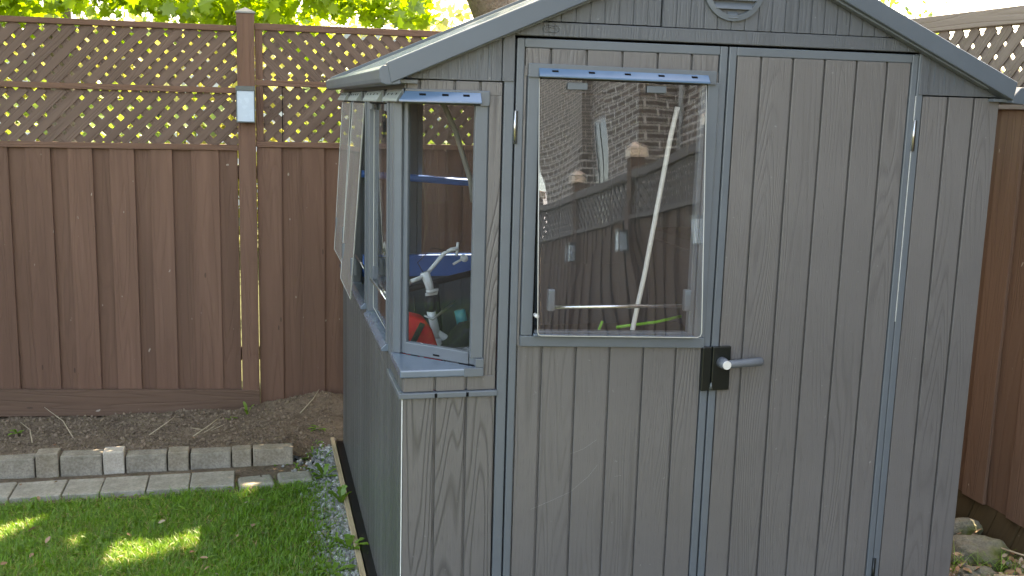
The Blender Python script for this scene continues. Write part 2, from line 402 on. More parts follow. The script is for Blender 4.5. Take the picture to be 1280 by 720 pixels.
def soilz(X, Y):
    base = .055-.045*(Y-2.2)/.9
    mound = .095*np.exp(-((X+.12)**2/.10+(Y-3.02)**2/.035))
    edge = np.clip((X+.36)/.2, 0, 1)*np.clip((2.75-Y)/.5, 0, 1)
    z = base+mound+.016*vnoise(X*3, Y*4, 1)+.010*vnoise(X*11, Y*13, 5)+.006*vnoise(X*31, Y*29, 2)
    return z*(1-edge)+(GZ-.002)*edge
grid('soil_bed', -5, .35, 2.2, 3.18, .012, soilz, 'soil')
grid('soil_bed_back', .349, 2.69, 2.2, 3.18, .03, lambda X, Y: .01+.01*vnoise(X*5, Y*5, 1)-.06*(Y < 2.5), 'soil')
grid('side_ground', 2.1, 2.75, -4, 3.2, .02, lambda X, Y: -.015+.02*vnoise(X*4, Y*4, 3), 'soil')

# clods on the soil (uncountable)
def ico():
    t = (1+5**.5)/2
    V = np.array([(-1, t, 0), (1, t, 0), (-1, -t, 0), (1, -t, 0), (0, -1, t), (0, 1, t), (0, -1, -t), (0, 1, -t), (t, 0, -1), (t, 0, 1), (-t, 0, -1), (-t, 0, 1)], float)
    V /= np.linalg.norm(V[0])
    F = np.array([(0, 11, 5), (0, 5, 1), (0, 1, 7), (0, 7, 10), (0, 10, 11), (1, 5, 9), (5, 11, 4), (11, 10, 2), (10, 7, 6), (7, 1, 8), (3, 9, 4), (3, 4, 2), (3, 2, 6), (3, 6, 8), (3, 8, 9), (4, 9, 5), (2, 4, 11), (6, 2, 10), (8, 6, 7), (9, 8, 1)])
    return V, F
def pebbles(name, P, size, mat, label, cat, flat=.6):
    V0, F0 = ico(); n = len(P)
    jit = 1+.28*(RNG.random((n, 12))-.5)*2
    A = rot_to(RNG.normal(size=(n, 3)), RNG.random(n)*6.28)
    sc = size[:, None]*np.stack([np.ones(n), .6+.4*RNG.random(n), np.full(n, flat)], 1)
    V = V0[None]*jit[:, :, None]*sc[:, None]
    V = np.einsum('nij,nvj->nvi', A, V)+P[:, None]
    F = F0[None]+(np.arange(n)*12)[:, None, None]
    o = raw_mesh(name, V.reshape(-1, 3), F.reshape(-1, 3), mat); return tag(o, label, cat, kind='stuff')
n = 9500; px = RNG.uniform(-2.6, -.02, n); py = RNG.uniform(2.24, 3.12, n)
sz = .0025+.010*RNG.random(n)**5
pebbles('soil_clods', np.stack([px, py, soilz(px, py)+sz*.3], 1), sz, 'clod', 'crumbly brown soil clods covering the garden bed by the fence', 'soil', .8)
n = 4600; py = RNG.uniform(-.9, 2.62, n); px = -.065-np.abs(RNG.normal(0, .070, n))*(1+.5*np.clip(py-1.9, 0, 1))
sz = .007+.009*RNG.random(n)
pebbles('gravel', np.stack([px, py, np.full(n, GZ+.004)+RNG.random(n)*.014], 1), sz, 'gravel', 'pale blue grey gravel strip along the left side of the shed', 'gravel', .7)
n = 900; px = RNG.uniform(2.12, 2.68, n); py = RNG.uniform(-1.2, 3, n); sz = .005+.012*RNG.random(n)**2
pebbles('gravel', np.stack([px, py, -.005+.02*RNG.random(n)], 1), sz, 'gravel', 'scattered grey stone chips between the shed and the right fence', 'gravel', .7)

# ------------------------------------------------------------------ grass
LIT = [((-1.55, 1.37), .20, .07), ((-1.38, 1.57), .10, .045), ((-1.24, 1.61), .06, .03), ((-1.0, 1.12), .14, .075), ((-1.17, 1.31), .07, .03), ((-.74, 1.225), .055, .045)]
def blades(name, P, h, wd, lean, mat, parent=None):
    n = len(P); az = RNG.random(n)*6.283; d = np.stack([np.cos(az), np.sin(az), np.zeros(n)], 1)
    sd = np.stack([-np.sin(az+RNG.normal(0, .5, n)), np.cos(az), np.zeros(n)], 1)
    V = []
    for k, (f, ww) in enumerate(((0, 1), (.45, .85), (.8, .5), (1, 0))):
        c = P+d*(lean*h*f**2)[:, None]; c[:, 2] += h*(f-.25*lean*f**2)
        if ww: V += [c-sd*(wd*ww/2)[:, None], c+sd*(wd*ww/2)[:, None]]
        else: V += [c]
    V = np.stack(V, 1); b = (np.arange(n)*7)[:, None]
    F = np.concatenate([b+np.array([[0, 1, 3, 2]]), b+np.array([[2, 3, 5, 4]]), b+np.array([[4, 5, 6, 6]])])
    tri = b+np.array([[4, 5, 6]]); q = F[:2*n]
    Q = np.concatenate([q[:, [0, 1, 2]], q[:, [0, 2, 3]], tri])
    return raw_mesh(name, V.reshape(-1, 3), Q, mat, parent, smooth=True)
def lawn_pts(n, x0, x1, y0, y1, soft=True):
    x = RNG.uniform(x0, x1, n); y = RNG.uniform(y0, y1, n)
    edge = 1.76+.06*vnoise(x*3, x*0, 4)+.07*np.clip((x+1.3), 0, 1)
    k = (y < edge+RNG.normal(0, .02, n)) & (x < -.19+.06*vnoise(y*5, y*0, 2)+RNG.normal(0, .07, n))
    clump = vnoise(x*5, y*6, 7)+.5*vnoise(x*17, y*15, 3); k &= clump+RNG.normal(0, .5, n) > -.95
    return x[k], y[k], clump[k]
x1, y1, c1 = lawn_pts(110000, -2.3, .0, .2, 1.95)
x2, y2, c2 = lawn_pts(60000, -7, .0, -6, 1.9); kk = ~((x2 > -2.3) & (y2 > .2)); x2, y2, c2 = x2[kk], y2[kk], c2[kk]
x = np.r_[x1, x2]; y = np.r_[y1, y2]; c = np.r_[c1, c2]; n = len(x)
h = (.024+.030*RNG.random(n)+.014*np.clip(c, 0, 1.5))*1.1; wd = .0026+.002*RNG.random(n)
wd[len(x1):] *= 1.8
g = blades('grass', np.stack([x, y, np.full(n, GZ-.002)], 1), h, wd, RNG.uniform(.15, 1.0, n), 'grass')
tag(g, 'short green lawn grass left of the shed', 'grass', kind='stuff')
x, y, c = lawn_pts(9000, -2.3, .0, .2, 1.95); n = len(x)
g = blades('dry_grass', np.stack([x, y, np.full(n, GZ+.006)], 1), .03+.02*RNG.random(n), np.full(n, .003), RNG.uniform(1.2, 2.2, n), 'dry')
tag(g, 'dry straw coloured thatch between the green lawn blades', 'dry grass', kind='stuff')

# clover / small round weeds in the lawn and dandelion rosettes
def leafblades(P, D, ln, wd, curl=.5, teeth=True):
    """long lobed leaves: P base, D outward dir (n,3), returns V,F (tri)"""
    n = len(P); K = 7; side = np.cross(D, [[0, 0, 1.]]); side /= np.linalg.norm(side, axis=1, keepdims=True)+1e-9
    V = []; prof = [.15, .5, .38, .85, .6, 1., .05] if teeth else [.3, .6, .85, 1, .95, .7, .05]
    for k in range(K):
        f = k/(K-1); c = P+D*(ln*f)[:, None]; c[:, 2] -= curl*ln*f**2
        V += [c-side*(wd*prof[k]/2)[:, None]+[0, 0, .004], c, c+side*(wd*prof[k]/2)[:, None]+[0, 0, .004]]
    V = np.stack(V, 1); F = []
    for k in range(K-1):
        a = 3*k
        F += [(a, a+1, a+4), (a, a+4, a+3), (a+1, a+2, a+5), (a+1, a+5, a+4)]
    F = np.array(F)[None]+(np.arange(n)*3*K)[:, None, None]
    return V.reshape(-1, 3), F.reshape(-1, 3)
def rosette(name, x, y, z, nl, ln, upr, label, wd=.03, cat='weed', mat='weed', teeth=True):
    root = empty(name, (x, y, z), label, cat, 'leafy weeds in the gravel and lawn')
    az = np.linspace(0, 6.28, nl, endpoint=False)+RNG.random(nl)*.6; el = upr+RNG.normal(0, .15, nl)
    D = np.stack([np.cos(az)*np.cos(el), np.sin(az)*np.cos(el), np.sin(el)], 1)
    V, F = leafblades(np.tile([[x, y, z]], (nl, 1)).astype(float), D, ln*(.7+.5*RNG.random(nl)), np.full(nl, wd), .45, teeth)
    raw_mesh('leaves', V, F, mat, root, smooth=True)
    return root
rosette('dandelion', -.135, 1.92, GZ, 9, .14, 1.0, 'tall upright dandelion leaves in gravel near the loose slab', .034)
rosette('dandelion', -.075, 1.55, GZ, 8, .15, 1.15, 'dandelion leaning against the pale edging timber halfway along the shed', .034)
rosette('dandelion', -.085, 1.02, GZ, 9, .13, 1.0, 'dandelion in gravel beside the nearest stretch of edging timber', .034)
rosette('dandelion', -.78, 1.56, GZ+.01, 12, .10, .55, 'spiky pale rosette growing in the middle of the lawn', .016, teeth=False)
rosette('dandelion', -.40, 1.64, GZ+.005, 8, .08, .7, 'small leafy weed at the lawn edge before the loose slabs', .022)
rosette('dandelion', -.30, 1.22, GZ+.005, 8, .09, .6, 'low weed where the lawn thins into gravel', .03)
rosette('dandelion', -.17, .80, GZ+.005, 8, .11, .8, 'broad leaved weed in gravel at the bottom edge near the shed', .03)
rosette('sprout', -1.74, 2.72, .03, 7, .06, .7, 'tiny green sprout in the soil bed at the far left', .02)
rosette('sprout', -.62, 2.86, .02, 7, .07, .5, 'small green sprout in soil under the baseboard end', .016)
rosette('sprout', -.52, 2.92, .02, 3, .14, 1.3, 'single tall green shoot in soil before the baseboard', .022, teeth=False)
rosette('sprout', -.12, 2.62, .01, 9, .08, .6, 'green tuft on the soil beside the rear corner of the shed', .014, teeth=False)
n = 450; x, y, c = lawn_pts(n*2, -2.3, 0, .2, 1.9); n = len(x)
az = RNG.random(n)*6.28; el = RNG.uniform(.0, .8, n)
V, F = leafblades(np.stack([x, y, np.full(n, GZ+.02)+RNG.random(n)*.015], 1), np.stack([np.cos(az)*np.cos(el), np.sin(az)*np.cos(el), np.sin(el)], 1), .02+.02*RNG.random(n), .010+.008*RNG.random(n), .4, False)
o = raw_mesh('clover', V, F, 'weed', smooth=True); tag(o, 'small broad leaved clover scattered through the lawn', 'clover', kind='stuff')
n = 420; y = RNG.uniform(.3, 2.5, n); x = -.10-np.abs(RNG.normal(0, .10, n)); az = RNG.random(n)*6.28; el = RNG.uniform(.3, 1.2, n)
V, F = leafblades(np.stack([x, y, np.full(n, GZ+.005)], 1), np.stack([np.cos(az)*np.cos(el), np.sin(az)*np.cos(el), np.sin(el)], 1), .03+.05*RNG.random(n), .008+.010*RNG.random(n), .4, True)
o = raw_mesh('gravel_weeds', V, F, 'weed', smooth=True); tag(o, 'thin weeds sprouting through the gravel strip', 'weeds', kind='stuff')

# ------------------------------------------------------------------ edging blocks and pavers
def stone_box(name, x0, x1, y0, y1, z0, z1, mat, label, cat, group, rot=0., bev=.007):
    cx, cy = (x0+x1)/2, (y0+y1)/2; b = MB()
    b.obox((0, 0, (z1-z0)/2), (1, 0, 0), (0, 1, 0), (0, 0, 1), x1-x0, y1-y0, z1-z0)
    o = b.build(name, mat, bevel=bev, seg=3); o.location = (cx, cy, z0); o.rotation_euler = (RNG.normal(0, .012), RNG.normal(0, .012), rot)
    return tag(o, label, cat, group)
BL = [(-1.92, -1.545, .100, 'block', 'long grey edging block cut by the left edge of the photo'),
      (-1.538, -1.432, .125, 'block_warm', 'short tan edging block second from the left'),
      (-1.424, -1.228, .108, 'block', 'long grey edging block left of the whitish one'),
      (-1.222, -1.120, .118, 'block_pale', 'whitish pale edging block, the only light one in the row'),
      (-1.112, -.916, .094, 'block', 'long grey edging block right of the whitish one'),
      (-.910, -.808, .102, 'block_warm', 'short stained edging block in the middle of the row'),
      (-.800, -.598, .088, 'block', 'long dark edging block third from the right end'),
      (-.592, -.494, .092, 'block_warm', 'short edging block next to the last one'),
      (-.486, -.280, .092, 'block_warm', 'long tan edging block ending the row by the shed')]
for i, (a, b_, zt, mt, lb) in enumerate(BL):
    stone_box('edging_block', a, b_, 2.15+RNG.normal(0, .004), 2.24, GZ-.01, zt-.024, mt, lb, 'edging block', 'concrete edging blocks along the soil bed')
PV = [(-2.05, -1.84, 'leftmost grey path paver cut by the photo edge'), (-1.835, -1.60, 'grey path paver below the first long edging block'), (-1.595, -1.37, 'grey path paver below the short tan block'),
      (-1.365, -1.20, 'narrow path paver left of the whitish block'), (-1.195, -.99, 'grey path paver below the whitish block'), (-.985, -.79, 'grey path paver right of the whitish block'), (-.785, -.575, 'last straight laid paver of the path')]
for i, (a, b_, lb) in enumerate(PV):
    stone_box('paver', a, b_, 1.82, 2.03, GZ-.03, .003+RNG.normal(0, .002), 'paver', lb, 'paver', 'grey pavers of the narrow path', 0, .006)
    # joint haze comes from the real gap between pavers
stone_box('paver', -.555, -.385, 1.80, 1.935, GZ-.03, .008, 'paver', 'loose stone slab just past the end of the paved path', 'paver', 'grey pavers of the narrow path', .10, .016)
stone_box('paver', -.365, -.195, 1.84, 1.97, GZ-.03, .006, 'paver', 'loose stone slab nearest the gravel and shed', 'paver', 'grey pavers of the narrow path', .06, .016)
# second row for the left part, hidden edge under grass
pbed = grid('path_bed', -5, -.2, 1.79, 2.2, .03, lambda X, Y: GZ+.012+.004*vnoise(X*9, Y*9, 2), 'soil')

# dry twigs in the bed
for (p, q, lb) in [((-1.42, 2.55, .04), (-1.60, 2.75, .17), 'pale dry stalk standing up in the soil behind the edging blocks'),
                   ((-1.62, 2.5, .05), (-1.72, 2.72, .10), 'thin dry stalk leaning in soil at the left'),
                   ((-1.03, 2.48, .07), (-.90, 2.62, .13), 'dry twig lying on soil behind the whitish block'),
                   ((-.80, 2.42, .07), (-.66, 2.60, .12), 'dry twig tangle on the soil behind the dark block'),
                   ((-.22, 2.80, .06), (-.10, 2.95, .16), 'dry grass stem on the soil mound by the fence')]:
    mid = (Vector(p)+Vector(q))/2+Vector((.02, 0, .012))
    b = MB(); b.tube([p, mid, q], [.0035, .0026, .0014], 6)
    if 'tangle' in lb:
        for k in range(5):
            a = Vector(p)+Vector((random.uniform(0, .12), random.uniform(0, .1), .01)); b.tube([a, a+Vector((random.uniform(-.1, .1), random.uniform(-.05, .08), random.uniform(.01, .05)))], [.002, .001], 5)
    tag(b.build('dry_twig', 'twig', smooth=True), lb, 'twig', 'dry twigs on the soil bed')

# edging timber beside the shed base
b = MB(); b.beam((-.052, -.9, -.035), (-.052, 2.50, -.035), .022, .075, (0, 0, 1)); 
tag(b.build('edging_timber', 'timber', bevel=.002), 'long pale bare timber board edging the left side of the shed base', 'timber edging')

# ================================================================== GARDEN SHED
W_, D_ = 2.11, 2.40; ZG = 1.947
shed = empty('garden_shed', (0, 0, 0), 'grey wood grain resin garden shed with double doors and a corner window', 'shed')
def planks(b, xs, z0, z1, y=0., th=.028, gap=.0085, axis='y', recess=.012):
    """planks whose outer face is at y (facing -y) or, axis='x', outer face at x=y facing -x"""
    for a, c in zip(xs[:-1], xs[1:]):
        if axis == 'y': b.box(a+gap/2, c-gap/2, y, y+th, z0, z1)
        elif axis == '-x': b.box(y-th, y, a+gap/2, c-gap/2, z0, z1)
        elif axis == '-y': b.box(a+gap/2, c-gap/2, y-th, y, z0, z1)
        else: b.box(y, y+th, a+gap/2, c-gap/2, z0, z1)
    a, c = xs[0]+.001, xs[-1]-.001
    if axis == 'y': b.box(a, c, y+recess, y+th-.002, z0+.001, z1-.001)
    elif axis == '-x': b.box(y-th+.002, y-recess, a, c, z0+.001, z1-.001)
    elif axis == '-y': b.box(a, c, y-th+.002, y-recess, z0+.001, z1-.001)
    else: b.box(y+recess, y+th-.002, a, c, z0+.001, z1-.001)

# --- base / floor
MB().box(-.036, W_+.03, -.03, D_+.03, -.06, .004).build('base', 'dark', shed, .004)
MB().box(.03, W_-.03, .03, D_-.03, .005, .03).build('floor', 'inner', shed)
# --- front left panel
b = MB(); planks(b, [0, .106, .209, .310], .005, .934); b.build('wall_panel', 'wood_deep', shed, .0018)
b = MB(); planks(b, [0, .106, .209, .310], .956, 1.003); b.build('wall_panel', 'wood', shed, .0018)
MB().box(-.001, .0015, -.0008, .004, .01, .934).build('panel_edge', 'edge', shed)
b = MB(); planks(b, [.262, .310], 1.003, 1.905); b.build('wall_panel', 'wood_deep', shed, .0015)
b = MB(); planks(b, [.003, .045, .155, .236, .310], 1.905, 1.946); b.build('wall_panel', 'wood', shed, .0015)
# corner post strip left of the door and jambs
MB().box(.312, .3445, -.002, .03, .005, 2.088).build('door_jamb', 'trim', shed, .003)
MB().box(1.771, 1.797, -.002, .03, .005, 2.088).build('door_jamb', 'trim', shed, .003)
MB().box(.3446, .372, .0275, .034, .005, 2.086).box(1.035, 1.09, .0275, .034, .005, 2.086).box(1.746, 1.7708, .0275, .034, .005, 2.086).box(.30, 1.80, .0345, .045, 2.06, 2.14).build('door_seal', 'gap', shed)
shed.children[-1].name = 'door_seal'
# horizontal trim that wraps the corner, with three short black slots
b = MB(); b.box(-.012, .312, -.012, .02, .9355, .9545); b.box(-.012, .004, .021, .32, .9355, .9545)
tr = b.build('corner_trim', 'trim', shed, .003)
singles('slot', [(x-.004, x+.004, -.0135, -.010, .938, .952) for x in (.108, .212)], 'gap', tr)
# --- front right panel
b = MB(); planks(b, [1.797, 1.900, 2.005, W_], .005, 1.945); b.build('wall_panel', 'wood', shed, .0018)
# --- lintel and gable
b = MB(); b.box(.343, 1.775, -.004, .028, 2.0915, 2.136); b.build('lintel', 'gable', shed, .003)
def gz(x): return 1.957+.44*min(x, 2*1.047-x)        # lower edge of the fascia at the gable face
def gable(xs, zb, y, name='gable_panel', top=.02):
    b = MB(); gap = .005
    for a, c in zip(xs[:-1], xs[1:]):
        a2, c2 = a+gap/2, c-gap/2
        pts = [(a2, y, zb)]
        if a2 < 1.047 < c2: pts = [(a2, y, zb), (c2, y, zb), (c2, y, gz(c2)+top), (1.047, y, gz(1.047)+top), (a2, y, gz(a2)+top)]
        else: pts = [(a2, y, zb), (c2, y, zb), (c2, y, max(zb+.001, gz(c2)+top)), (a2, y, max(zb+.001, gz(a2)+top))]
        b.prism(pts, (0, .02, 0))
    a, c = xs[0]+.001, xs[-1]-.001; y2 = y+.0045
    pts = [(a, y2, zb+.001), (c, y2, zb+.001), (c, y2, max(zb+.002, gz(c)+top-.002))]
    if a < 1.047 < c: pts.append((1.047, y2, gz(1.047)+top-.002))
    pts.append((a, y2, max(zb+.002, gz(a)+top-.002)))
    b.prism(pts, (0, .02, 0))
    return b.build(name, 'gable', shed, .0015)
gable([.345+.0477*i for i in range(11)], 2.139, -.003)
gable([.824+.0477*i for i in range(21)], 2.1375, -.006)
# side gable wings with a plain lower band
def wing(x0, x1, steps, zb):
    b = MB(); b.prism([(x0, -.003, zb), (x1, -.003, zb), (x1, -.003, max(zb+.001, gz(x1)+.02)), (x0, -.003, gz(x0)+.02)], (0, .024, 0))
    o = b.build('gable_panel', 'gable', shed, .0015)
    singles('groove', [(x-.0016, x+.0016, -.0042, -.0025, 1.985, gz(x)+.004) for x in steps if gz(x)-1.985 > .01], 'fascia', o)
    return o
wing(.004, .302, [.14, .176, .224, .262], ZG+.002)
MB().prism([(.304, -.006, ZG+.002), (.3425, -.006, ZG+.002), (.3425, -.006, gz(.3425)+.02), (.304, -.006, gz(.304)+.02)], (0, .03, 0)).build('gable_post', 'gable', shed, .002)
wing(1.812, W_-.004, [1.835, 1.875, 1.915, 1.95], ZG+.002)
MB().prism([(1.778, -.006, ZG+.002), (1.810, -.006, ZG+.002), (1.810, -.006, gz(1.810)+.02), (1.778, -.006, gz(1.778)+.02)], (0, .03, 0)).build('gable_post', 'gable', shed, .002)
# small embossed oval plate on the lintel
def ring_pts(cx, cz, a, c, y, k=32): return [(cx+a*math.cos(2*math.pi*i/k), y, cz+c*math.sin(2*math.pi*i/k)) for i in range(k+1)]
def stadium(cx, cz, a, c, y):
    P = []
    for i in range(9): t = -math.pi/2+math.pi*i/8; P.append((cx+a-c+c*math.cos(t), y, cz+c*math.sin(t)))
    for i in range(9): t = math.pi/2+math.pi*i/8; P.append((cx-a+c+c*math.cos(t), y, cz+c*math.sin(t)))
    return P
P = stadium(.456, 2.114, .026, .010, -.0055); b = MB(); b.tube(P+[P[0]], .0012, 6); b.tube(stadium(.456, 2.114, .017, .004, -.0055), .001, 6)
b.build('embossed_plate', 'gable', shed, smooth=True)
# round vent with louvres
vx, vz, vr = 1.064, 2.270, .106
b = MB(); k = 48
for i in range(k):
    t0, t1 = 2*math.pi*i/k, 2*math.pi*(i+1)/k
    q = lambda t, r, y: (vx+r*math.cos(t), y, vz+r*math.sin(t))
    for (ra, ya, rb, yb) in ((vr, -.004, vr, -.018), (vr, -.018, vr-.018, -.020), (vr-.018, -.020, vr-.020, -.008)):
        b.quad([q(t0, ra, ya), q(t1, ra, ya), q(t1, rb, yb), q(t0, rb, yb)], [(0, 0)]*4)
vo = b.build('vent', 'trim', shed, smooth=False)
b = MB()
for i in range(-3, 4):
    zc = vz+i*.028; hw = math.sqrt(max(0, (vr-.02)**2-(abs(zc-vz))**2))-.001
    if hw > .01:
        b.obox((vx, -.012, zc), (1, 0, 0), Vector((0, .55, .83)), Vector((0, -.83, .55)), hw*2, .030, .003)
b.build('louvre', 'trim', vo, .0005)
b = MB(); b.prism([(vx+(vr-.015)*math.cos(2*math.pi*i/32), -.0070, vz+(vr-.015)*math.sin(2*math.pi*i/32)) for i in range(32)], (0, .0005, 0)); b.build('vent_back', 'gable', vo)

# --- roof: fascia boards, panels, ridge, eaves
RC = 1.043; XL, XR = -.080, 2*RC+.090; FZ = .063
def rz(x): return 1.957+.44*min(x, 2*RC-x)
YF, YB = -.060, 2.44
for s_ in (-1, 1):
    xe = XL+.03 if s_ < 0 else XR-.06
    pts = [(RC, YF, rz(RC)), (xe, YF, rz(xe)-.004), (xe-s_*(-.008) if 0 else xe+s_*.012, YF, rz(xe)+FZ*.92), (RC, YF, rz(RC)+FZ)]
    MB().prism(pts, (0, .055, 0)).build('rake_board', 'fascia', shed, .004, seg=3)
    MB().prism([(p[0], YB-.02, p[2]) for p in pts], (0, .02, 0)).build('rake_board', 'fascia', shed, .003)
    # thin lip under the rake board
    xl_ = xe-s_*.09
    MB().prism([(RC, YF+.018, rz(RC)-.010), (xl_, YF+.018, rz(xl_)-.008), (xl_, YF+.018, rz(xl_)+.001), (RC, YF+.018, rz(RC)+.001)], (0, .03, 0)).build('rake_lip', 'trim', shed, .002)
    # roof sheet with ribs
    x_e = XL+.012 if s_ < 0 else XR-.012
    b = MB(); e0 = .024
    b.prism([(RC, YF+.052, rz(RC)+e0), (x_e, YF+.052, rz(x_e)+e0), (x_e, YF+.052, rz(x_e)+e0+.012), (RC, YF+.052, rz(RC)+e0+.012)], (0, YB-YF-.075, 0))
    nrib = 14
    for i in range(nrib+1):
        yy = YF+.09+i*(YB-YF-.16)/nrib
        b.prism([(RC, yy, rz(RC)+e0+.012), (x_e, yy, rz(x_e)+e0+.012), (x_e, yy, rz(x_e)+e0+.022), (RC, yy, rz(RC)+e0+.022)], (0, .022, 0))
    b.build('roof_panel', 'roof', shed, .003)
    # eave moulding: stepped profile along y
    x0 = XL if s_ < 0 else XR
    prof = [(0, 1.932), (.018, 1.926), (.06, 1.930), (.06, 1.950), (.03, 1.985), (.006, 1.984), (-.006, 1.972), (-.004, 1.945)]
    yy0 = YF+.004
    MB().prism([(x0+(-s_)*a, yy0, z_+.000) for a, z_ in prof], (0, YB-yy0, 0)).build('eave_moulding', 'fascia', shed, .003, seg=2)
    # soffit
    xs_ = sorted((x0+(-s_)*.06, x0+(-s_)*.115))
    MB().box(xs_[0], xs_[1], yy0+.03, YB-.03, 1.934, 1.944).build('soffit', 'trim', shed)
MB().prism([(RC-.05, YF+.01, rz(RC)+FZ-.016), (RC, YF+.01, rz(RC)+FZ+.012), (RC+.05, YF+.01, rz(RC)+FZ-.016), (RC, YF+.01, rz(RC)+FZ-.004)], (0, YB-YF-.02, 0)).build('ridge_cap', 'fascia', shed, .003)

# --- awning (drip cap) helper: runs from p to q, outward n
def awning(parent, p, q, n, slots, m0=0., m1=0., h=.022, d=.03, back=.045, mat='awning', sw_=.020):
    p, q, n = Vector(p), Vector(q), Vector(n); t = (q-p).normalized(); Z = Vector((0, 0, 1))
    b = MB()
    pb, qb = p-t*.032*(m0 == 0), q+t*.030*(m1 == 0)
    b.prism([pb-Z*.002, qb-Z*.002, qb+Z*back, pb+Z*back], n*.007)
    bo = b.build('awning', 'trim', parent, .002)
    b = MB()
    o0 = p+n*.0072; o1 = q+n*.0072
    # wedge: top at back, sloping out to a lip
    def sec(o, m, sgn):
        e = t*sgn*m
        return [o-Z*.0, o+n*(d)+e*1, o+n*(d)+e+Z*.006, o+Z*(h+.008)]
    A, B = sec(o0, m0, -1), sec(o1, m1, 1)
    base = len(b.v); b.v += [tuple(v) for v in A+B]
    for f in ((0, 1, 2, 3), (7, 6, 5, 4), (0, 4, 5, 1), (1, 5, 6, 2), (2, 6, 7, 3), (3, 7, 4, 0)):
        b.f.append(tuple(base+i for i in f)); b.uv += [(0, 0)]*4
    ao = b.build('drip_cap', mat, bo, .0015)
    # slots on the sloping face
    L_ = (o1-o0).length
    sn = (n*(h+.002)+Z*d).normalized(); dn = (n*d-Z*(h+.002)).normalized()
    for s_ in slots:
        c = o0+t*(L_*s_)+Z*(h+.008)+dn*.013+sn*.0006
        sl_ = MB(); sl_.obox(c, t, dn, sn, sw_, .007, .0016); sl_.build('slot', 'gap', bo)
    return bo

# --- corner window (chamfered)
Aw, Bw = Vector((0, .246, 0)), Vector((.26, 0, 0)); tc_ = (Bw-Aw).normalized(); nc = Vector((-tc_.y*-1, 0, 0)); nc = Vector((tc_.y, -tc_.x, 0))  # outward (-x,-y)
if nc.x > 0: nc = -nc
LW = (Bw-Aw).length
cw = empty_obj = None
def cbox(b, s0, s1, z0, z1, o0, o1):
    c = Aw+tc_*((s0+s1)/2)+nc*((o0+o1)/2); c.z = (z0+z1)/2
    b.obox(c, tc_, nc, (0, 0, 1), abs(s1-s0), abs(o1-o0), z1-z0)
b = MB(); cbox(b, 0, .028, 1.03, 1.905, -.03, -.002); cbox(b, .028, .046, 1.03, 1.905, -.03, -.012)
cbox(b, LW-.058, LW-.034, 1.03, 1.905, -.03, -.012); cbox(b, LW-.034, LW, 1.03, 1.905, -.03, -.004)
cbox(b, .046, LW-.058, 1.03, 1.072, -.03, -.008); cbox(b, .046, LW-.058, 1.872, 1.905, -.03, -.008)
cwf = b.build('window_frame', 'trim', shed, .003)
b = MB(); b.box(.222, .2615, -.0015, .02, 1.063, 1.872); b.box(.2345, .2635, -.010, -.0016, 1.871, 1.916); b.build('window_flange', 'trim', cwf, .002)
b = MB(); cbox(b, .047, LW-.059, 1.073, 1.871, -.024, -.021); b.build('pane', 'glass', cwf)
b = MB(); b.prism([(-.006, .256, 1.004), (-.008, -.008, 1.004), (.262, -.008, 1.004), (.262, .010, 1.004), (.235, .026, 1.004), (.004, .256, 1.004)], (0, 0, .026)); b.build('sill', 'sill', cwf, .005, seg=3)
b = MB(); b.box(.2, .2645, -.011, .0, 1.003, 1.0315); b.box(.238, .2645, -.011, .0, 1.032, 1.062); b.build('sill_end', 'trim', cwf, .002)
cbx = MB(); cbox(cbx, LW*.45, LW*.52, 1.0405, 1.046, -.0078, -.0065); cbx.build('drain_slot', 'gap', cwf)
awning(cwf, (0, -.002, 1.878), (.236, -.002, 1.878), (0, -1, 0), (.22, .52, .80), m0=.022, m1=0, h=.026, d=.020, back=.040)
awning(cwf, (-.002, .36, 1.878), (-.002, 0, 1.878), (-1, 0, 0), (.2, .5, .8), m0=0, m1=.022, h=.026, d=.020, back=.040, sw_=.012, mat='side_cap')
# soffit piece that closes the chamfer at the top
MB().prism([(.002, .246, 1.905), (.002, .002, 1.905), (.26, .002, 1.905)], (0, 0, .012)).build('corner_soffit', 'trim', shed)
MB().prism([(.004, .236, 1.003-.002), (.004, .004, 1.001), (.25, .004, 1.001)], (0, 0, .002)).build('corner_ledge', 'trim', shed)

# --- left wall
WIN = [(.385, 1.015), (1.155, 1.715), (1.80, 2.33)]
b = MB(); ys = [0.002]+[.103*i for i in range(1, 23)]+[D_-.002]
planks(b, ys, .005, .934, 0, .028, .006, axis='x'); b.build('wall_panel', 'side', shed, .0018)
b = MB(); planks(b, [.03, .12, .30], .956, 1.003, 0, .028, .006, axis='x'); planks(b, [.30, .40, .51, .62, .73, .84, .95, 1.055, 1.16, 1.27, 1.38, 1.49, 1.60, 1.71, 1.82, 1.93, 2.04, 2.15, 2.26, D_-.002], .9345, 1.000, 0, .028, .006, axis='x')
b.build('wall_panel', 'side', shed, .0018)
b = MB(); b.box(0, .028, .012, D_-.002, 1.9175, 1.946)
for a, c in ((.250, .383), (1.017, 1.153), (1.717, 1.798), (2.332, D_-.002)):
    b.box(0, .028, a, a+(c-a)*.46, 1.001, 1.9165); b.box(.005, .028, a+(c-a)*.46, a+(c-a)*.54, 1.001, 1.9165); b.box(0, .028, a+(c-a)*.54, c, 1.001, 1.9165)
b.build('wall_post', 'trim', shed, .003)
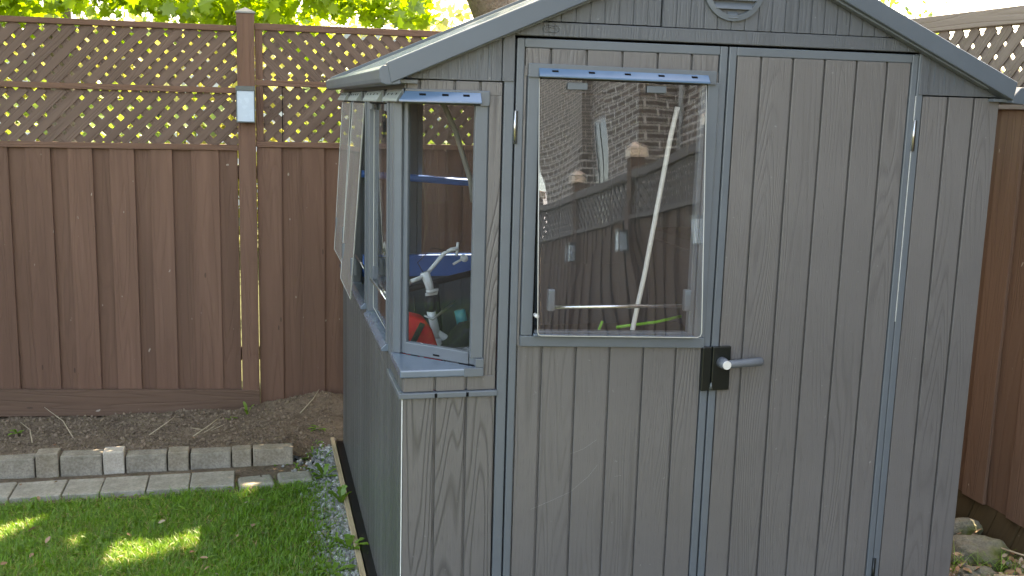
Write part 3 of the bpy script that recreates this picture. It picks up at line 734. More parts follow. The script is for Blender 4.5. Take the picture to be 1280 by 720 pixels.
for i, (a, c) in enumerate(WIN):
    b = MB(); z0, z1 = 1.002, 1.8725
    b.box(-.006, .03, a, a+.028, z0+.026, z1); b.box(-.006, .03, c-.028, c, z0+.026, z1); b.box(-.006, .03, a, c, z1, 1.914)
    wf = b.build('window_frame', 'trim', shed, .003)
    b = MB(); b.prism([(-.024, a-.004, z0), (.03, a-.004, z0), (.03, a-.004, z0+.030), (-.008, a-.004, z0+.026), (-.024, a-.004, z0+.010)], (0, c-a+.008, 0)); b.build('sill', 'sill', wf, .002)
    awning(wf, (-.007, c-.03, 1.876), (-.007, a+.10, 1.876), (-1, 0, 0), (.15, .38, .61, .84), h=.030, d=.020, back=.040, sw_=.012, mat='side_cap')
    out = (.030, .066, .052)[i]
    ht = z1-.004-1.045 if i else z1-.004-1.15
    zb = 1.045 if i == 1 else (1.10 if i == 2 else 1.045)
    # flap, hinged at the top
    pa, pb = Vector((-.009, a+.010, 1.868)), Vector((-.009, c-.010, 1.868))
    qa, qb = Vector((-out, a+.010, zb)), Vector((-out, c-.010, zb))
    if i == 0: qa, qb = Vector((.012, a+.032, zb)), Vector((.012, c-.032, zb)); pa, pb = Vector((.012, a+.032, 1.868)), Vector((.012, c-.032, 1.868))
    fl = MB(); fl.prism([pa, pb, qb, qa], (.0035, 0, .0002))
    fo = fl.build('flap', 'glass_flap' if i else 'glass', wf)
    ed = MB(); ed.tube([pa, qa, qb, pb], .0017, 6); ed.build('flap_edge', 'glass_edge', fo if 0 else wf, smooth=True)
    for yy in (a+.04, c-.05):
        hb = MB()
        zz = zb+.13; xx = qa.x+(.009 if i else 0)*1
        hb.box(xx-.004, xx+.020, yy, yy+.030, zz-.035, zz+.040)
        hb.build('latch_block', 'trim', wf, .003)
    singles('hinge_clip', [(-.006, .004, yy, yy+.06, 1.845, 1.868) for yy in (a+.05, c-.10)], 'trim', wf, .002)
    rb = MB(); rb.tube([(-.0+(.012 if i == 0 else 0), a+.05, zb+.12), (.0, c-.05, zb+.12)], .0055, 10); rb.build('stay_rod', 'rod', wf, smooth=True)
# --- right wall and back wall
b = MB(); planks(b, [.03]+[.105*i for i in range(1, 23)]+[D_-.03], .005, 1.946, W_, .028, .006, axis='-x'); b.build('wall_panel', 'wood', shed, .0018)
b = MB(); xs = [.03+.1025*i for i in range(21)]
BWX0, BWX1, BWZ0, BWZ1 = .395, .96, 1.00, 1.90
planks(b, xs, .005, BWZ0, D_, .028, .006, axis='-y')
planks(b, [.03, .13, .23, BWX0], BWZ0, 1.946, D_, .028, .006, axis='-y'); planks(b, [BWX1, 1.08, 1.2, 1.35, 1.5, 1.65, 1.8, 1.95, 2.08], BWZ0, 1.946, D_, .028, .006, axis='-y')
planks(b, [BWX0, .68, BWX1], BWZ1, 1.946, D_, .028, .006, axis='-y')
b.prism([(.0, D_-.028, 1.947), (W_, D_-.028, 1.947), (RC, D_-.028, rz(RC)+.02)], (0, .02, 0))
b.build('wall_panel', 'trim', shed, .0018)
b = MB(); b.box(BWX0, BWX0+.025, D_-.035, D_+.006, BWZ0, BWZ1); b.box(BWX1-.025, BWX1, D_-.035, D_+.006, BWZ0, BWZ1); b.box(BWX0, BWX1, D_-.035, D_+.006, BWZ1-.025, BWZ1)
bw = b.build('window_frame', 'trim', shed, .002)
MB().box(BWX0+.026, BWX1-.026, D_-.02, D_-.017, BWZ0+.05, BWZ1-.026).build('pane', 'glass', bw)
MB().box(.10, BWX1+.01, D_-.07, D_-.029, BWZ0-.055, BWZ0+.062).build('sill', 'blue', bw, .004)  # sky mirrored on this sill is painted as a strong blue
b = MB(); b.tube([(.05, D_-.07, 1.50), (.6, D_-.075, 1.462), (.97, D_-.07, 1.44)], .019, 10); b.build('blue_rail', 'blue', bw, smooth=True)

# --- doors
def shear(o, f):
    for v in o.data.vertices: f(v.co)
d1 = MB(); gx = [.375, .460, .578, .697, .817, .935, 1.033]
planks(d1, gx, 1.968, 2.055, -.001); planks(d1, gx, .02, 1.128, -.001)
d1.box(.3755, .384, .0005, .024, 1.10, 2.0); d1.box(1.0225, 1.0325, .0005, .024, 1.10, 2.0)
door1 = d1.build('door', 'wood', shed, .0018); door1['label'] = 'left door with the large window'
b = MB(); b.box(.350, .3745, -.003, .026, .02, 2.084); b.box(1.0335, 1.060, -.003, .026, .02, 2.084); b.box(.3750, 1.033, -.003, .026, 2.0555, 2.084)
b.build('door_frame', 'trim', door1, .003)
d2 = MB(); gx2 = [1.0925, 1.181, 1.297, 1.414, 1.534, 1.650, 1.744]
planks(d2, gx2, .02, 2.055, -.001)
door2 = d2.build('door', 'wood', shed, .0018); door2['label'] = 'right door without a window'
b = MB(); b.box(1.0655, 1.092, -.003, .026, .02, 2.084); b.box(1.7445, 1.768, -.003, .026, .02, 2.084); b.box(1.0925, 1.744, -.003, .026, 2.0555, 2.084)
b.build('door_frame', 'trim', door2, .003)
# door window
def wz(x, z):      # the window hangs slightly out of square
    k = (x-.40)/.62; return z-k*(.005+.018*(1.96-z)/.85)
def wbox(b, x0, x1, y0, y1, z0, z1):
    n0 = len(b.v); b.box(x0, x1, y0, y1, z0, z1)
    for i in range(n0, len(b.v)):
        v = b.v[i]; b.v[i] = (v[0], v[1], wz(v[0], v[2]))
b = MB(); wbox(b, .386, .4245, -.012, .026, 1.1365, 1.972); wbox(b, .9930, 1.0325, -.012, .026, 1.1365, 1.972)
wbox(b, .384, 1.0330, -.016, .026, 1.100, 1.136)
wfd = b.build('window_frame', 'trim', door1, .003)
b = MB(); wbox(b, .4250, .4325, .001, .024, 1.1365, 1.968); b.build('inner_seal', 'gap', wfd)
b = MB(); wbox(b, .9750, .9925, -.004, .024, 1.1365, 1.968); wbox(b, .4330, .9745, -.004, .024, 1.1365, 1.152); b.build('inner_frame', 'trim', wfd, .003)
b = MB(); wbox(b, .425, .99, -.030, -.0165, 1.1365, 1.1460); b.build('sill', 'sill', wfd, .002)
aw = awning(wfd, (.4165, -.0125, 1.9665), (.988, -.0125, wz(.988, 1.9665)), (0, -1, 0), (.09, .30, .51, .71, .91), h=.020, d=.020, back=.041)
# clear flap, hinged at the top, bottom 5 cm out: it mirrors the yard behind the camera
zt, zb, yo = 1.962, 1.152, -.088
P = [Vector((.4215, -.012, zt)), Vector((.987, -.012, wz(.987, zt))), Vector((.987, yo, wz(.987, zb))), Vector((.4215, yo, wz(.42, zb)))]
fo = MB().prism(P, (0, .0032, 0)).build('pane', 'glass_door', wfd)
b = MB(); b.tube([P[0], P[3]+Vector((0, 0, .012)), P[3]+Vector((.004, 0, .003)), P[3]+Vector((.012, 0, 0)), P[2]+Vector((-.016, 0, 0)), P[2]+Vector((-.004, 0, .005)), P[2]+Vector((0, 0, .016)), P[1]], .0016, 6)
b.build('pane_edge', 'glass_edge', wfd, smooth=True)
singles('hinge_clip', [(x, x+.066, -.0225, -.0175, wz(x, 1.931), wz(x, 1.953)) for x in (.512, .778)], 'trim', wfd, .002)
singles('latch_block', [(.457, .480, -.075, -.052, 1.228, 1.300), (.926, .949, -.075, -.052, 1.218, 1.290)], 'trim', wfd, .004)
b = MB(); b.tube([(.478, -.044, 1.235), (.928, -.044, 1.232)], .0066, 14); b.build('window_bar', 'rod', wfd, smooth=True)
b = MB(); b.tube([(.4225, -.075, 1.212), (.4225, -.045, 1.212)], .0065, 12); b.build('stay_knob', 'knob', wfd, smooth=True)
# hinges
for (x, z0_, z1_, dr, mt) in ((.3475, 1.757, 1.860, door1, 'steel'), (1.7705, 1.757, 1.862, door2, 'steel'), (1.7690, .13, .250, door2, 'dark'), (.3475, .13, .25, door1, 'dark')):
    b = MB(); b.tube([(x, -.008, z0_), (x, -.008, z1_)], .0042, 12); ho = b.build('hinge', mt, dr, smooth=True)
    b = MB(); b.box(x+.0035, x+.0085, -.009, -.003, z0_, z1_); b.build('hinge_leaf', 'dark', ho, .001)
# white sliver of bare edge beside the right door
MB().box(1.7696, 1.7706, -.0026, .010, 1.15, 1.945).build('bare_edge', 'edge', door2)
# latch plates and lever
b = MB(); b.box(1.0265, 1.0615, -.020, -.003, .926, 1.081); b.build('strike_plate', 'dark', door1, .004, seg=3)
b = MB(); b.box(1.0645, 1.1325, -.018, -.003, .926, 1.081); lp = b.build('latch_plate', 'dark', door2, .004, seg=3)
b = MB(); b.tube([(1.100, -.010, 1.025), (1.100, -.032, 1.025), (1.100, -.056, 1.025)], [.021, .019, .0165], 28)
b.tube([(1.100, -.044, 1.0235), (1.128, -.0455, 1.025), (1.19, -.047, 1.029), (1.232, -.048, 1.032), (1.238, -.048, 1.0324)], [.0145, .0140, .0150, .0158, .010], 20)
ho = b.build('handle', 'handle', door2, smooth=True)
b = MB(); b.tube([(1.100, -.0562, 1.025), (1.100, -.062, 1.025)], .0152, 28); b.build('lock_cap', 'knob', ho, .0015, smooth=False)
b = MB(); b.tube([(1.0645, -.0195, .955), (1.063, -.021, .932)], [.003, .006], 8); b.build('latch_tongue', 'lamp_body', lp, smooth=True)
# faint scratches on the lower left door: real thin raised marks
for pts in ([(.44, 0.53), (.52, .56), (.58, .585), (.64, .635), (.672, .675)], [(.575, .72), (.62, .735), (.665, .765)], [(.735, .63), (.76, .632)]):
    b = MB(); b.tube([(x, -.0010, z) for x, z in pts], .00028, 5); b.build('scratch', 'scratch', door1)

# ================================================================== THINGS INSIDE THE SHED
bike = empty('bicycle', (.25, .9, .03), 'small white handlebar bicycle standing inside the corner window of the shed', 'bicycle')
b = MB(); b.tube([(.135, .86, 1.165), (.185, .88, 1.180), (.225, .92, 1.195), (.262, .93, 1.235), (.292, .93, 1.272), (.322, .93, 1.288), (.352, .93, 1.294)], .0085, 12); hb = b.build('handlebar', 'bikewhite', bike, smooth=True)
b = MB(); b.tube([(.345, .93, 1.262), (.350, .93, 1.318)], .006, 8); b.tube([(.09, .84, 1.158), (.14, .862, 1.166)], .016, 12); b.build('brake_lever', 'bikewhite', hb, smooth=True)
b = MB(); b.tube([(.21, .90, 1.20), (.228, .90, 1.15), (.236, .90, 1.115)], [.020, .018, .015], 12); b.tube([(.215, .89, 1.122), (.262, .89, 1.130), (.262, .91, 1.112), (.215, .91, 1.106)], .007, 8); b.build('stem', 'bikewhite', bike, smooth=True)
b = MB(); b.tube([(.236, .90, 1.10), (.234, .90, 1.04)], .021, 14); b.build('headset', 'rubber', bike, smooth=True)
b = MB(); b.tube([(.236, .90, 1.045), (.250, .90, .99), (.262, .90, .93)], .018, 16); b.build('head_tube', 'bikewhite', bike, smooth=True)
b = MB(); 
for dx in (-.03, .03): b.tube([(.262, .90+dx, .93), (.30, .90+dx*1.6, .70), (.34, .90+dx*1.6, .36)], [.015, .013, .010], 10)
b.build('fork', 'bikewhite', bike, smooth=True)
def wheel(cx, cy, cz, r):
    P = [(cx+r*math.cos(t), cy, cz+r*math.sin(t)) for t in np.linspace(0, 2*math.pi, 41)]
    b = MB(); b.tube(P, .020, 8, False); wo = b.build('wheel', 'rubber', bike, smooth=True)
    b = MB()
    for i in range(14):
        t = i*2*math.pi/14; b.tube([(cx, cy, cz), (cx+r*.95*math.cos(t), cy, cz+r*.95*math.sin(t))], .0012, 4)
    b.build('spoke', 'steel', wo)
wheel(.34, .90, .34, .28); wheel(1.22, .95, .34, .28)
b = MB(); b.tube([(.26, .90, .95), (.75, .93, .62)], .016, 10); b.tube([(.75, .93, .62), (.80, .935, .34)], .015, 10); b.tube([(.29, .9, .86), (.80, .935, .36)], .015, 10); b.tube([(.80, .935, .34), (1.22, .95, .34)], .010, 8)
b.build('frame', 'bikewhite', bike, smooth=True)
b = MB(); b.tube([(.20, .84, 1.035), (.23, .82, 1.022), (.265, .83, 1.045), (.31, .86, 1.07), (.33, .87, 1.085)], [.004, .006, .006, .005, .003], 8); b.build('lever', 'steel', bike, smooth=True)
b = MB(); b.tube([(.21, .91, 1.19), (.18, .9, 1.24), (.24, .9, 1.30), (.30, .92, 1.285)], .0018, 6); b.tube([(.17, .9, 1.10), (.165, .86, 1.03), (.2, .83, 1.0)], .0025, 6); b.build('brake_cable', 'rubber', bike, smooth=True)
b = MB(); b.prism([(.24, .80, .885), (.30, .80, .925), (.36, .80, .985), (.44, .80, 1.00), (.52, .80, .985), (.52, .80, .95), (.40, .80, .92), (.30, .80, .87)], (0, .14, 0)); b.build('saddle', 'rubber', bike, .02, seg=4, smooth=True)
b = MB(); b.tube([(.44, .87, .94), (.62, .9, .60)], .013, 10); b.build('seat_post', 'steel', bike, smooth=True)
# second bicycle part cluster: dark bars behind
bk2 = empty('scooter', (.42, 1.35, .03), 'dark scooter with teal grips leaning behind the white bicycle', 'scooter')
b = MB(); b.tube([(.12, 1.25, 1.05), (.30, 1.30, 1.085), (.50, 1.36, 1.12)], .014, 10); b.build('handlebar', 'rubber', bk2, smooth=True)
b = MB(); b.tube([(.10, 1.24, 1.045), (.155, 1.26, 1.055)], .021, 12); b.tube([(.395, 1.1, 1.0), (.41, 1.1, .93)], .024, 12); b.build('grip', 'teal', bk2, smooth=True)
b = MB(); b.tube([(.32, 1.31, 1.085), (.37, 1.33, .62), (.42, 1.35, .10)], .017, 10); b.box(.40, .95, 1.30, 1.42, .09, .12); b.build('frame', 'rubber', bk2, smooth=False)
for cx in (.42, 1.0):
    b = MB(); b.tube([(cx+.06*math.cos(t), 1.36, .09+.06*math.sin(t)) for t in np.linspace(0, 6.283, 21)], .02, 8, False); b.build('wheel', 'rubber', bk2, smooth=True)
b = MB(); b.tube([(.40, 1.30, 1.17), (.45, 1.31, 1.195)], .006, 8); b.tube([(.452, 1.30, 1.195), (.452, 1.33, 1.195)], .016, 12); b.build('bell', 'bikewhite', bk2, smooth=True)
bag = empty('bag', (.19, .72, .86), 'red bag with a black strap hanging by the bicycle in the corner window', 'bag')
b = MB(); b.prism([(.105, .72, 1.065), (.185, .72, 1.045), (.215, .72, 1.0), (.265, .72, .86), (.235, .72, .70), (.09, .72, .72), (.10, .72, .90)], (0, .10, 0)); b.build('body', 'red', bag, .015, seg=4, smooth=True)
b = MB(); b.beam((.175, .712, 1.03), (.125, .712, .93), .022, .006); b.beam((.125, .712, .935), (.20, .712, .80), .022, .006); b.build('strap', 'rubber', bag, .002)
b = MB(); b.beam((.128, .708, .93), (.225, .708, .858), .006, .004); b.build('piping', 'edge', bag)
tag(MB().tube([(.915, .05, 1.885), (.910, .05, 1.86), (.895, .05, 1.78), (.828, .05, 1.324), (.797, .05, 1.150), (.64, .09, .04)], .0085, 14).build('pole', 'pole', smooth=True), 'long white pole leaning upright behind the door window', 'pole')
b = MB(); b.tube([(.765, .13, 1.125), (.84, .15, 1.128), (.92, .16, 1.133), (1.02, .17, 1.150)], .0055, 8); b.tube([(.70, .16, 1.08), (.715, .14, 1.145)], .005, 8)
tag(b.build('garden_hose', 'lime', smooth=True), 'lime green hose lying just above the door window sill inside the shed', 'hose')
tag(MB().tube([(.39, 1.60, 1.90), (.402, 1.60, 1.862), (.458, 1.60, 1.746), (.531, 1.60, 1.524), (.55, 1.62, 1.42)], .013, 10).build('reflection_tube', 'pole', smooth=True), 'pale bent tube added inside for a pole mirrored in the corner window', 'reflection_tube')  # added tube, stands in for a pole reflected in the corner pane
for (x0, x1, y0, y1, z1, lb) in ((.62, 1.35, .5, 1.0, .95, 'dark storage box standing behind the left door'), (1.45, 2.0, .4, 1.6, 1.3, 'tall dark cupboard along the right wall inside the shed')):
    b = MB(); b.box(x0, x1, y0, y1, .031, z1-.05); t_ = empty('storage_box', ((x0+x1)/2, (y0+y1)/2, .031), lb, 'storage box')
    b.build('body', 'net', t_, .01); MB().box(x0-.01, x1+.01, y0-.01, y1+.01, z1-.0495, z1).build('lid', 'rubber', t_, .008)
b = MB(); b.tube([(.09, 1.42, 1.18), (.09, 1.42, 1.03)], .055, 16); b.tube([(.09, 1.42, 1.03), (.09, 1.42, .04)], .02, 10); b.tube([(.04, 1.42, 1.15), (.14, 1.42, 1.12)], .02, 10)
tag(b.build('garden_tool', 'rubber', smooth=True), 'black headed garden tool standing inside the open left side window', 'garden tool')

# ================================================================== FENCES
def lattice(name, org, T, L_, H, parent, mat, N_, dirs, pitch=.068, sw=.041, seed=1):
    """lattice panel in the plane org + s*T + z; front strips run in dirs[0]*45deg; N_ = outward normal"""
    rnd = random.Random(seed); b = MB(); T = Vector(T); Z = Vector((0, 0, 1)); N_ = Vector(N_); org = Vector(org)
    for layer, sg in enumerate(dirs):
        d = (T+Z*sg).normalized(); pd = (Z-T*sg).normalized()
        pp = pitch*math.sqrt(2); s = -H-1 if sg > 0 else 0
        s = -H-pp*rnd.random() if sg > 0 else -pp*rnd.random()
        while s < L_+(0 if sg > 0 else H):
            # line through (s,0) going up dir sg; clip to rect
            if sg > 0: s0, z0, s1, z1 = s, 0, s+H, H
            else: s0, z0, s1, z1 = s, 0, s-H, H
            def clip(sa, za, sb, zb):
                lo, hi = 0., 1.; ds = sb-sa
                for bound, sign in ((0., 1), (L_, -1)):
                    va, vb = sign*(sa-bound), sign*(sb-bound)
                    if va < 0 and vb < 0: return None
                    if va < 0: lo = max(lo, va/(va-vb))
                    elif vb < 0: hi = min(hi, va/(va-vb))
                return (lo, hi) if hi > lo+1e-4 else None
            c = clip(s0, z0, s1, z1)
            if c:
                p = org+T*(s0+(s1-s0)*c[0])+Z*(H*c[0]); q = org+T*(s0+(s1-s0)*c[1])+Z*(H*c[1])
                wv = sw*(1+rnd.uniform(-.05, .07)); dep = -N_*(layer*.007)
                b.beam(p+dep, q+dep, wv, .0068, tuple(N_))
            s += pp*(1+rnd.uniform(-.07, .07))
    return b.build(name, mat, parent)
# ---- back fence (left and behind the shed)
FY = 3.13
fence = empty('lattice_fence', (-.5, FY, 0), 'tall brown board fence with two tiers of lattice behind the soil bed', 'fence')
edges = [-1.574-.217*k for k in range(22, 0, -1)]+[-1.792+.218, -1.352, -1.127, -.919, -.659, -.552]
edges = [-1.574-.221*k for k in range(16, 0, -1)]+[-1.574, -1.352, -1.127, -.919, -.659, -.548]
b = MB()
for a, c in zip(edges[:-1], edges[1:]):
    wd_ = c-a
    if wd_ > .15:
        b.box(a-.02, a+wd_*.52, FY+.021, FY+.038, -.02+random.uniform(0, .01), 1.585)       # recessed board
        b.box(a+wd_*.40, c-.001, FY+.001, FY+.019, -.02, 1.585)                              # raised board
    else: b.box(a-.006, c-.006, FY+.012, FY+.030, .0, 1.585)
b.build('board_panel', 'fence', fence, .0025)
b = MB(); er = [-.4475, -.188, .055, .30, .545, .79, 1.035, 1.28, 1.525, 1.77, 2.015, 2.26, 2.505, 2.66]
for a, c in zip(er[:-1], er[1:]):
    b.box(a+.004, a+(c-a)*.56, FY+.001, FY+.019, -.02, 1.600); b.box(a+(c-a)*.5, c+.01, FY+.021, FY+.038, -.02, 1.600)
b.build('board_panel', 'fence', fence, .0025)
for a, c, zz in ((-5.2, -.549, (1.570, 1.603, 1.898, 1.932, 2.250, 2.282)), (-.4475, 2.66, (1.593, 1.625, 1.946, 1.980, 2.262, 2.300))):
    for k in range(3):
        b = MB(); b.box(a, c, FY-.012, FY+.045, zz[2*k], zz[2*k+1], grain=0)
        b.build('rail', 'fence', fence, .003)
    b = MB(); b.box(a, c, FY+.040, FY+.075, .30, .38, grain=0); b.box(a, c, FY+.040, FY+.075, 1.40, 1.48, grain=0); b.build('rail', 'fence', fence, .003)
lattice('lattice_panel', (-5.2, FY+.010, 1.604), (1, 0, 0), 5.2-.552, .293, fence, 'lattice', (0, -1, 0), (1, -1), .071, .0455, 3)
lattice('lattice_panel', (-5.2, FY+.010, 1.933), (1, 0, 0), 5.2-.552, .316, fence, 'lattice', (0, -1, 0), (1, -1), .066, .0465, 4)
lattice('lattice_panel', (-.400, FY+.010, 1.981), (1, 0, 0), 3.05, .280, fence, 'lattice', (0, -1, 0), (-1, 1), .066, .0465, 5)
lattice('lattice_panel', (-.400, FY+.010, 1.626), (1, 0, 0), 3.05, .319, fence, 'lattice', (0, -1, 0), (1, -1), .066, .0465, 6)
MB().box(-.4465, -.4025, FY-.006, FY+.03, 1.981, 2.296).box(-.4465, -.4025, FY-.006, FY+.03, 1.626, 1.945).build('batten', 'fence', fence, .002)
MB().box(-.297, -.293, FY-.006, FY+.0, 1.626, 1.945).build('lattice_joint', 'gap', fence)
for x0 in (-.548, -2.40, -4.24, 2.57):
    b = MB(); b.box(x0, x0+.100, FY-.030, FY+.07, -.05, 2.352); po = b.build('post', 'fence', fence, .004)
    b = MB(); a = x0+.05; yy = FY+.02; n0 = len(b.v)
    b.box(a-.056, a+.056, yy-.056, yy+.056, 2.352, 2.362)
    b.v += [(a-.052, yy-.052, 2.362), (a+.052, yy-.052, 2.362), (a+.052, yy+.052, 2.362), (a-.052, yy+.052, 2.362), (a, yy, 2.388)]; q = n0+8
    for f in ((0, 1, 4), (1, 2, 4), (2, 3, 4), (3, 0, 4)): b.f.append(tuple(q+i for i in f)); b.uv += [(0, 0)]*3
    b.build('post_cap', 'cap', po, .001)
b = MB(); b.box(-4.2, -.446, FY-.040, FY-.002, -.03, .128, grain=0)
bbo = b.build('baseboard', 'fence_r', fence, .004)
for v in bbo.data.vertices:      # the board falls towards the shed
    v.co.z += (-.446-v.co.x)*.038

def post_lamp(x, y, z, face, label, group, w_=.078, h_=.135):
    """box lamp on a post; face = unit vector it faces"""
    root = empty('post_lamp', (x, y, z), label, 'lamp', group)
    F_ = Vector(face); T_ = Vector((-F_.y, F_.x, 0)); c = Vector((x, y, z))
    b = MB(); b.obox(c+F_*.008, T_, F_, (0, 0, 1), w_*.9, .016, h_); b.obox(c+F_*.045+Vector((0, 0, h_/2-.012)), T_, F_, (0, 0, 1), w_, .075, .026)
    b.obox(c+F_*.045-Vector((0, 0, h_/2-.003)), T_, F_, (0, 0, 1), w_*.94, .072, .007)
    for s_ in (-1, 1):
        b.obox(c+F_*.078+T_*s_*(w_/2-.004)-Vector((0, 0, .008)), T_, F_, (0, 0, 1), .006, .006, h_-.022)
    b.build('housing', 'lamp_body', root, .0015)
    b = MB(); b.obox(c+F_*.046-Vector((0, 0, .010)), T_, F_, (0, 0, 1), w_-.010, .060, h_-.032); b.build('diffuser', 'lamp_glass', root, .002)
    return root
post_lamp(-.503, FY-.0305, 1.838, (0, -1, 0), 'grey box lamp with frosted glass on the back fence post', 'box lamps on the fence posts', .108, .205)

# ---- right fence, running past the shed towards the camera side
FX = 2.70
rf = empty('lattice_fence', (FX, -3, 0), 'red brown board fence with one lattice tier right of the shed', 'fence')
b = MB(); y = 3.10; k = 0
while y > -15:
    w0 = .148+random.uniform(-.004, .004); g_ = .002 if k % 2 else .003
    b.box(FX+(.0 if k % 2 == 0 else .019), FX+(.017 if k % 2 == 0 else .036), y-w0-(.012 if k % 2 else 0), y-g_+(.012 if k % 2 else 0), .165, 1.915); y -= w0; k += 1
b.build('board_panel', 'fence_r', rf, .0025)
ty = (0, -1, 0)
for z0, z1, mt in ((1.915, 1.955, 'lattice_r'), (2.272, 2.345, 'lattice_r')):
    MB().box(FX-.028, FX+.05, -15, 3.10, z0, z1, grain=1).build('rail', mt, rf, .004)
MB().box(FX+.03, FX+.07, -15, 3.10, .35, .43, grain=1).build('rail', 'fence_r', rf, .004)
lattice('lattice_panel', (FX+.004, 3.10, 1.956), ty, 3.35, .315, rf, 'lattice_r', (-1, 0, 0), (1, -1), .078, .052, 9)
lattice('lattice_panel', (FX+.004, -.25, 1.956), ty, 14.7, .315, rf, 'lattice_r', (-1, 0, 0), (1, -1), .080, .036, 9)
RPY = [1.55, -.25, -2.05, -3.70, -5.30, -7.0, -8.7, -10.4, -12.1, -13.8]
for yy in RPY:
    if yy > 0: zt_ = 2.345
    else: zt_ = 2.45
    b = MB(); b.box(FX-.034, FX+.066, yy-.05, yy+.05, -.05, zt_); po = b.build('post', 'fence_r', rf, .004)
    if yy < 0:
        b = MB(); n0 = len(b.v); a = FX+.016; zz = zt_
        b.box(a-.062, a+.062, yy-.062, yy+.062, zz, zz+.07)
        b.v += [(a-.07, yy-.07, zz+.07), (a+.07, yy-.07, zz+.07), (a+.07, yy+.07, zz+.07), (a-.07, yy+.07, zz+.07), (a, yy, zz+.125)]; q = n0+8
        for f in ((0, 1, 4), (1, 2, 4), (2, 3, 4), (3, 0, 4)): b.f.append(tuple(q+i for i in f)); b.uv += [(0, 0)]*3
        b.build('post_cap', 'copper', po, .001)
for i, yy in enumerate(RPY[2:8]):
    post_lamp(FX-.0345, yy, 1.72, (-1, 0, 0), ['box lamp on the right fence post nearest the camera', 'box lamp seen mirrored high in the door window, near the white pole', 'box lamp seen mirrored in the door window under the middle post cap',
              'box lamp seen mirrored in the door window under the left post cap', 'box lamp far along the right fence, mirrored at the left of the door window', 'farthest box lamp along the right fence'][i], 'box lamps on the fence posts', .09, .20)
# slanting old retaining boards under it
ob = empty('retaining_boards', (FX, .5, 0), 'dark mossy old boards under the right fence', 'retaining boards')
b = MB(); y = 3.0
while y > -5:
    b.obox((FX+.032+random.uniform(-.004, .004), y, .055), Vector((1, 0, 0)), Vector((0, .93, .36)), Vector((0, -.36, .93)), .02, .135, .30); y -= .148
b.build('board', 'old', ob, .006)
MB().box(FX-.03, FX-.012, .66, 3.0, -.01, .045, grain=1).build('log', 'old', ob, .008)

# ---- rocks and litter on the right
def rock(x, y, z, sx, sy, sz_, label, seed):
    me = bpy.data.meshes.new('rock'); import bmesh
    bm = bmesh.new(); bmesh.ops.create_icosphere(bm, subdivisions=4, radius=1)
    for v in bm.verts:
        c = v.co; f = 1+.16*math.sin(c.x*2.3+seed)*math.cos(c.y*2.9-seed)+.08*math.sin(c.z*5+c.x*4+seed*3)+.04*math.sin(c.y*11+c.z*9+seed)
        v.co = Vector((c.x*sx*f, c.y*sy*f, c.z*sz_*f))
    bm.to_mesh(me); bm.free(); me.materials.append(M['mossrock'])
    for p in me.polygons: p.use_smooth = True
    o = bpy.data.objects.new('rock', me); COL.objects.link(o); o.location = (x, y, z)
    return tag(o, label, 'rock', 'mossy rocks between the shed and the right fence')
rock(2.64, .63, .03, .13, .055, .045, 'smaller mossy rock higher up against the dark boards', 1.0)
rock(2.57, .42, .005, .125, .11, .085, 'large grey green rock beside the shed corner', 2.3)
rock(2.43, .24, -.01, .11, .08, .05, 'rock at the bottom edge next to the shed corner', 4.1)
rock(2.52, .74, .0, .08, .06, .04, 'small rock half hidden behind the right shed corner', 5.2)
def litter(n, x0, x1, y0, y1, zf, name, label, s0=.02, s1=.03):
    x = RNG.uniform(x0, x1, n); y = RNG.uniform(y0, y1, n)
    A = rot_to(np.stack([RNG.normal(0, .45, n), RNG.normal(0, .45, n), np.ones(n)], 1), RNG.random(n)*6.28)
    s_ = s0+s1*RNG.random(n)
    V0 = np.array([(-.9, 0, 0), (-.3, .45, .15), (.4, .40, .1), (1, 0, .05), (.4, -.40, .18), (-.3, -.45, .1)])
    V = np.einsum('nij,nvj->nvi', A, V0[None]*s_[:, None, None])+np.stack([x, y, zf(x, y)], 1)[:, None]
    b_ = (np.arange(n)*6)[:, None]; F = np.concatenate([b_+np.array([[0, 1, 2, 3]]), b_+np.array([[0, 3, 4, 5]])])
    o = raw_mesh(name, V.reshape(-1, 3), F, 'litter'); return tag(o, label, 'leaf litter', kind='stuff')
litter(1700, 2.13, 2.69, -1.5, 2.9, lambda x, y: .015+.03*RNG.random(len(x)), 'leaf_litter', 'brown dead leaves covering the ground right of the shed', .009, .020)
litter(70, -2.3, -.1, .3, 3.05, lambda x, y: np.where(y > 2.2, soilz(x, y)+.006, .012), 'leaf_litter', 'a few dry brown leaves and seeds scattered on lawn and soil', .006, .018)
x = RNG.uniform(2.35, 2.68, 170); y = RNG.normal(.30, .07, 170); n = 170
g = blades('grass_tuft', np.stack([x, y, np.full(n, .0)], 1), .05+.06*RNG.random(n), np.full(n, .003), RNG.uniform(.5, 1.6, n), 'grass'); tag(g, 'thin grass tufts around the mossy rocks', 'grass', kind='stuff')
for p, q, lb in (((2.62, .40, .06), (2.69, .12, .04), 'pale forked twig among the leaves by the right fence'), ((2.44, .16, .05), (2.54, .05, .04), 'short dry twig below the large rock')):
    b = MB(); m2 = (Vector(p)+Vector(q))/2+Vector((.015, 0, .02)); b.tube([p, m2, q], [.005, .004, .002], 6); b.tube([m2, m2+Vector((.05, -.05, .03))], [.003, .001], 6)
    tag(b.build('dry_twig', 'twig', smooth=True), lb, 'twig', 'dry twigs on the ground right of the shed')

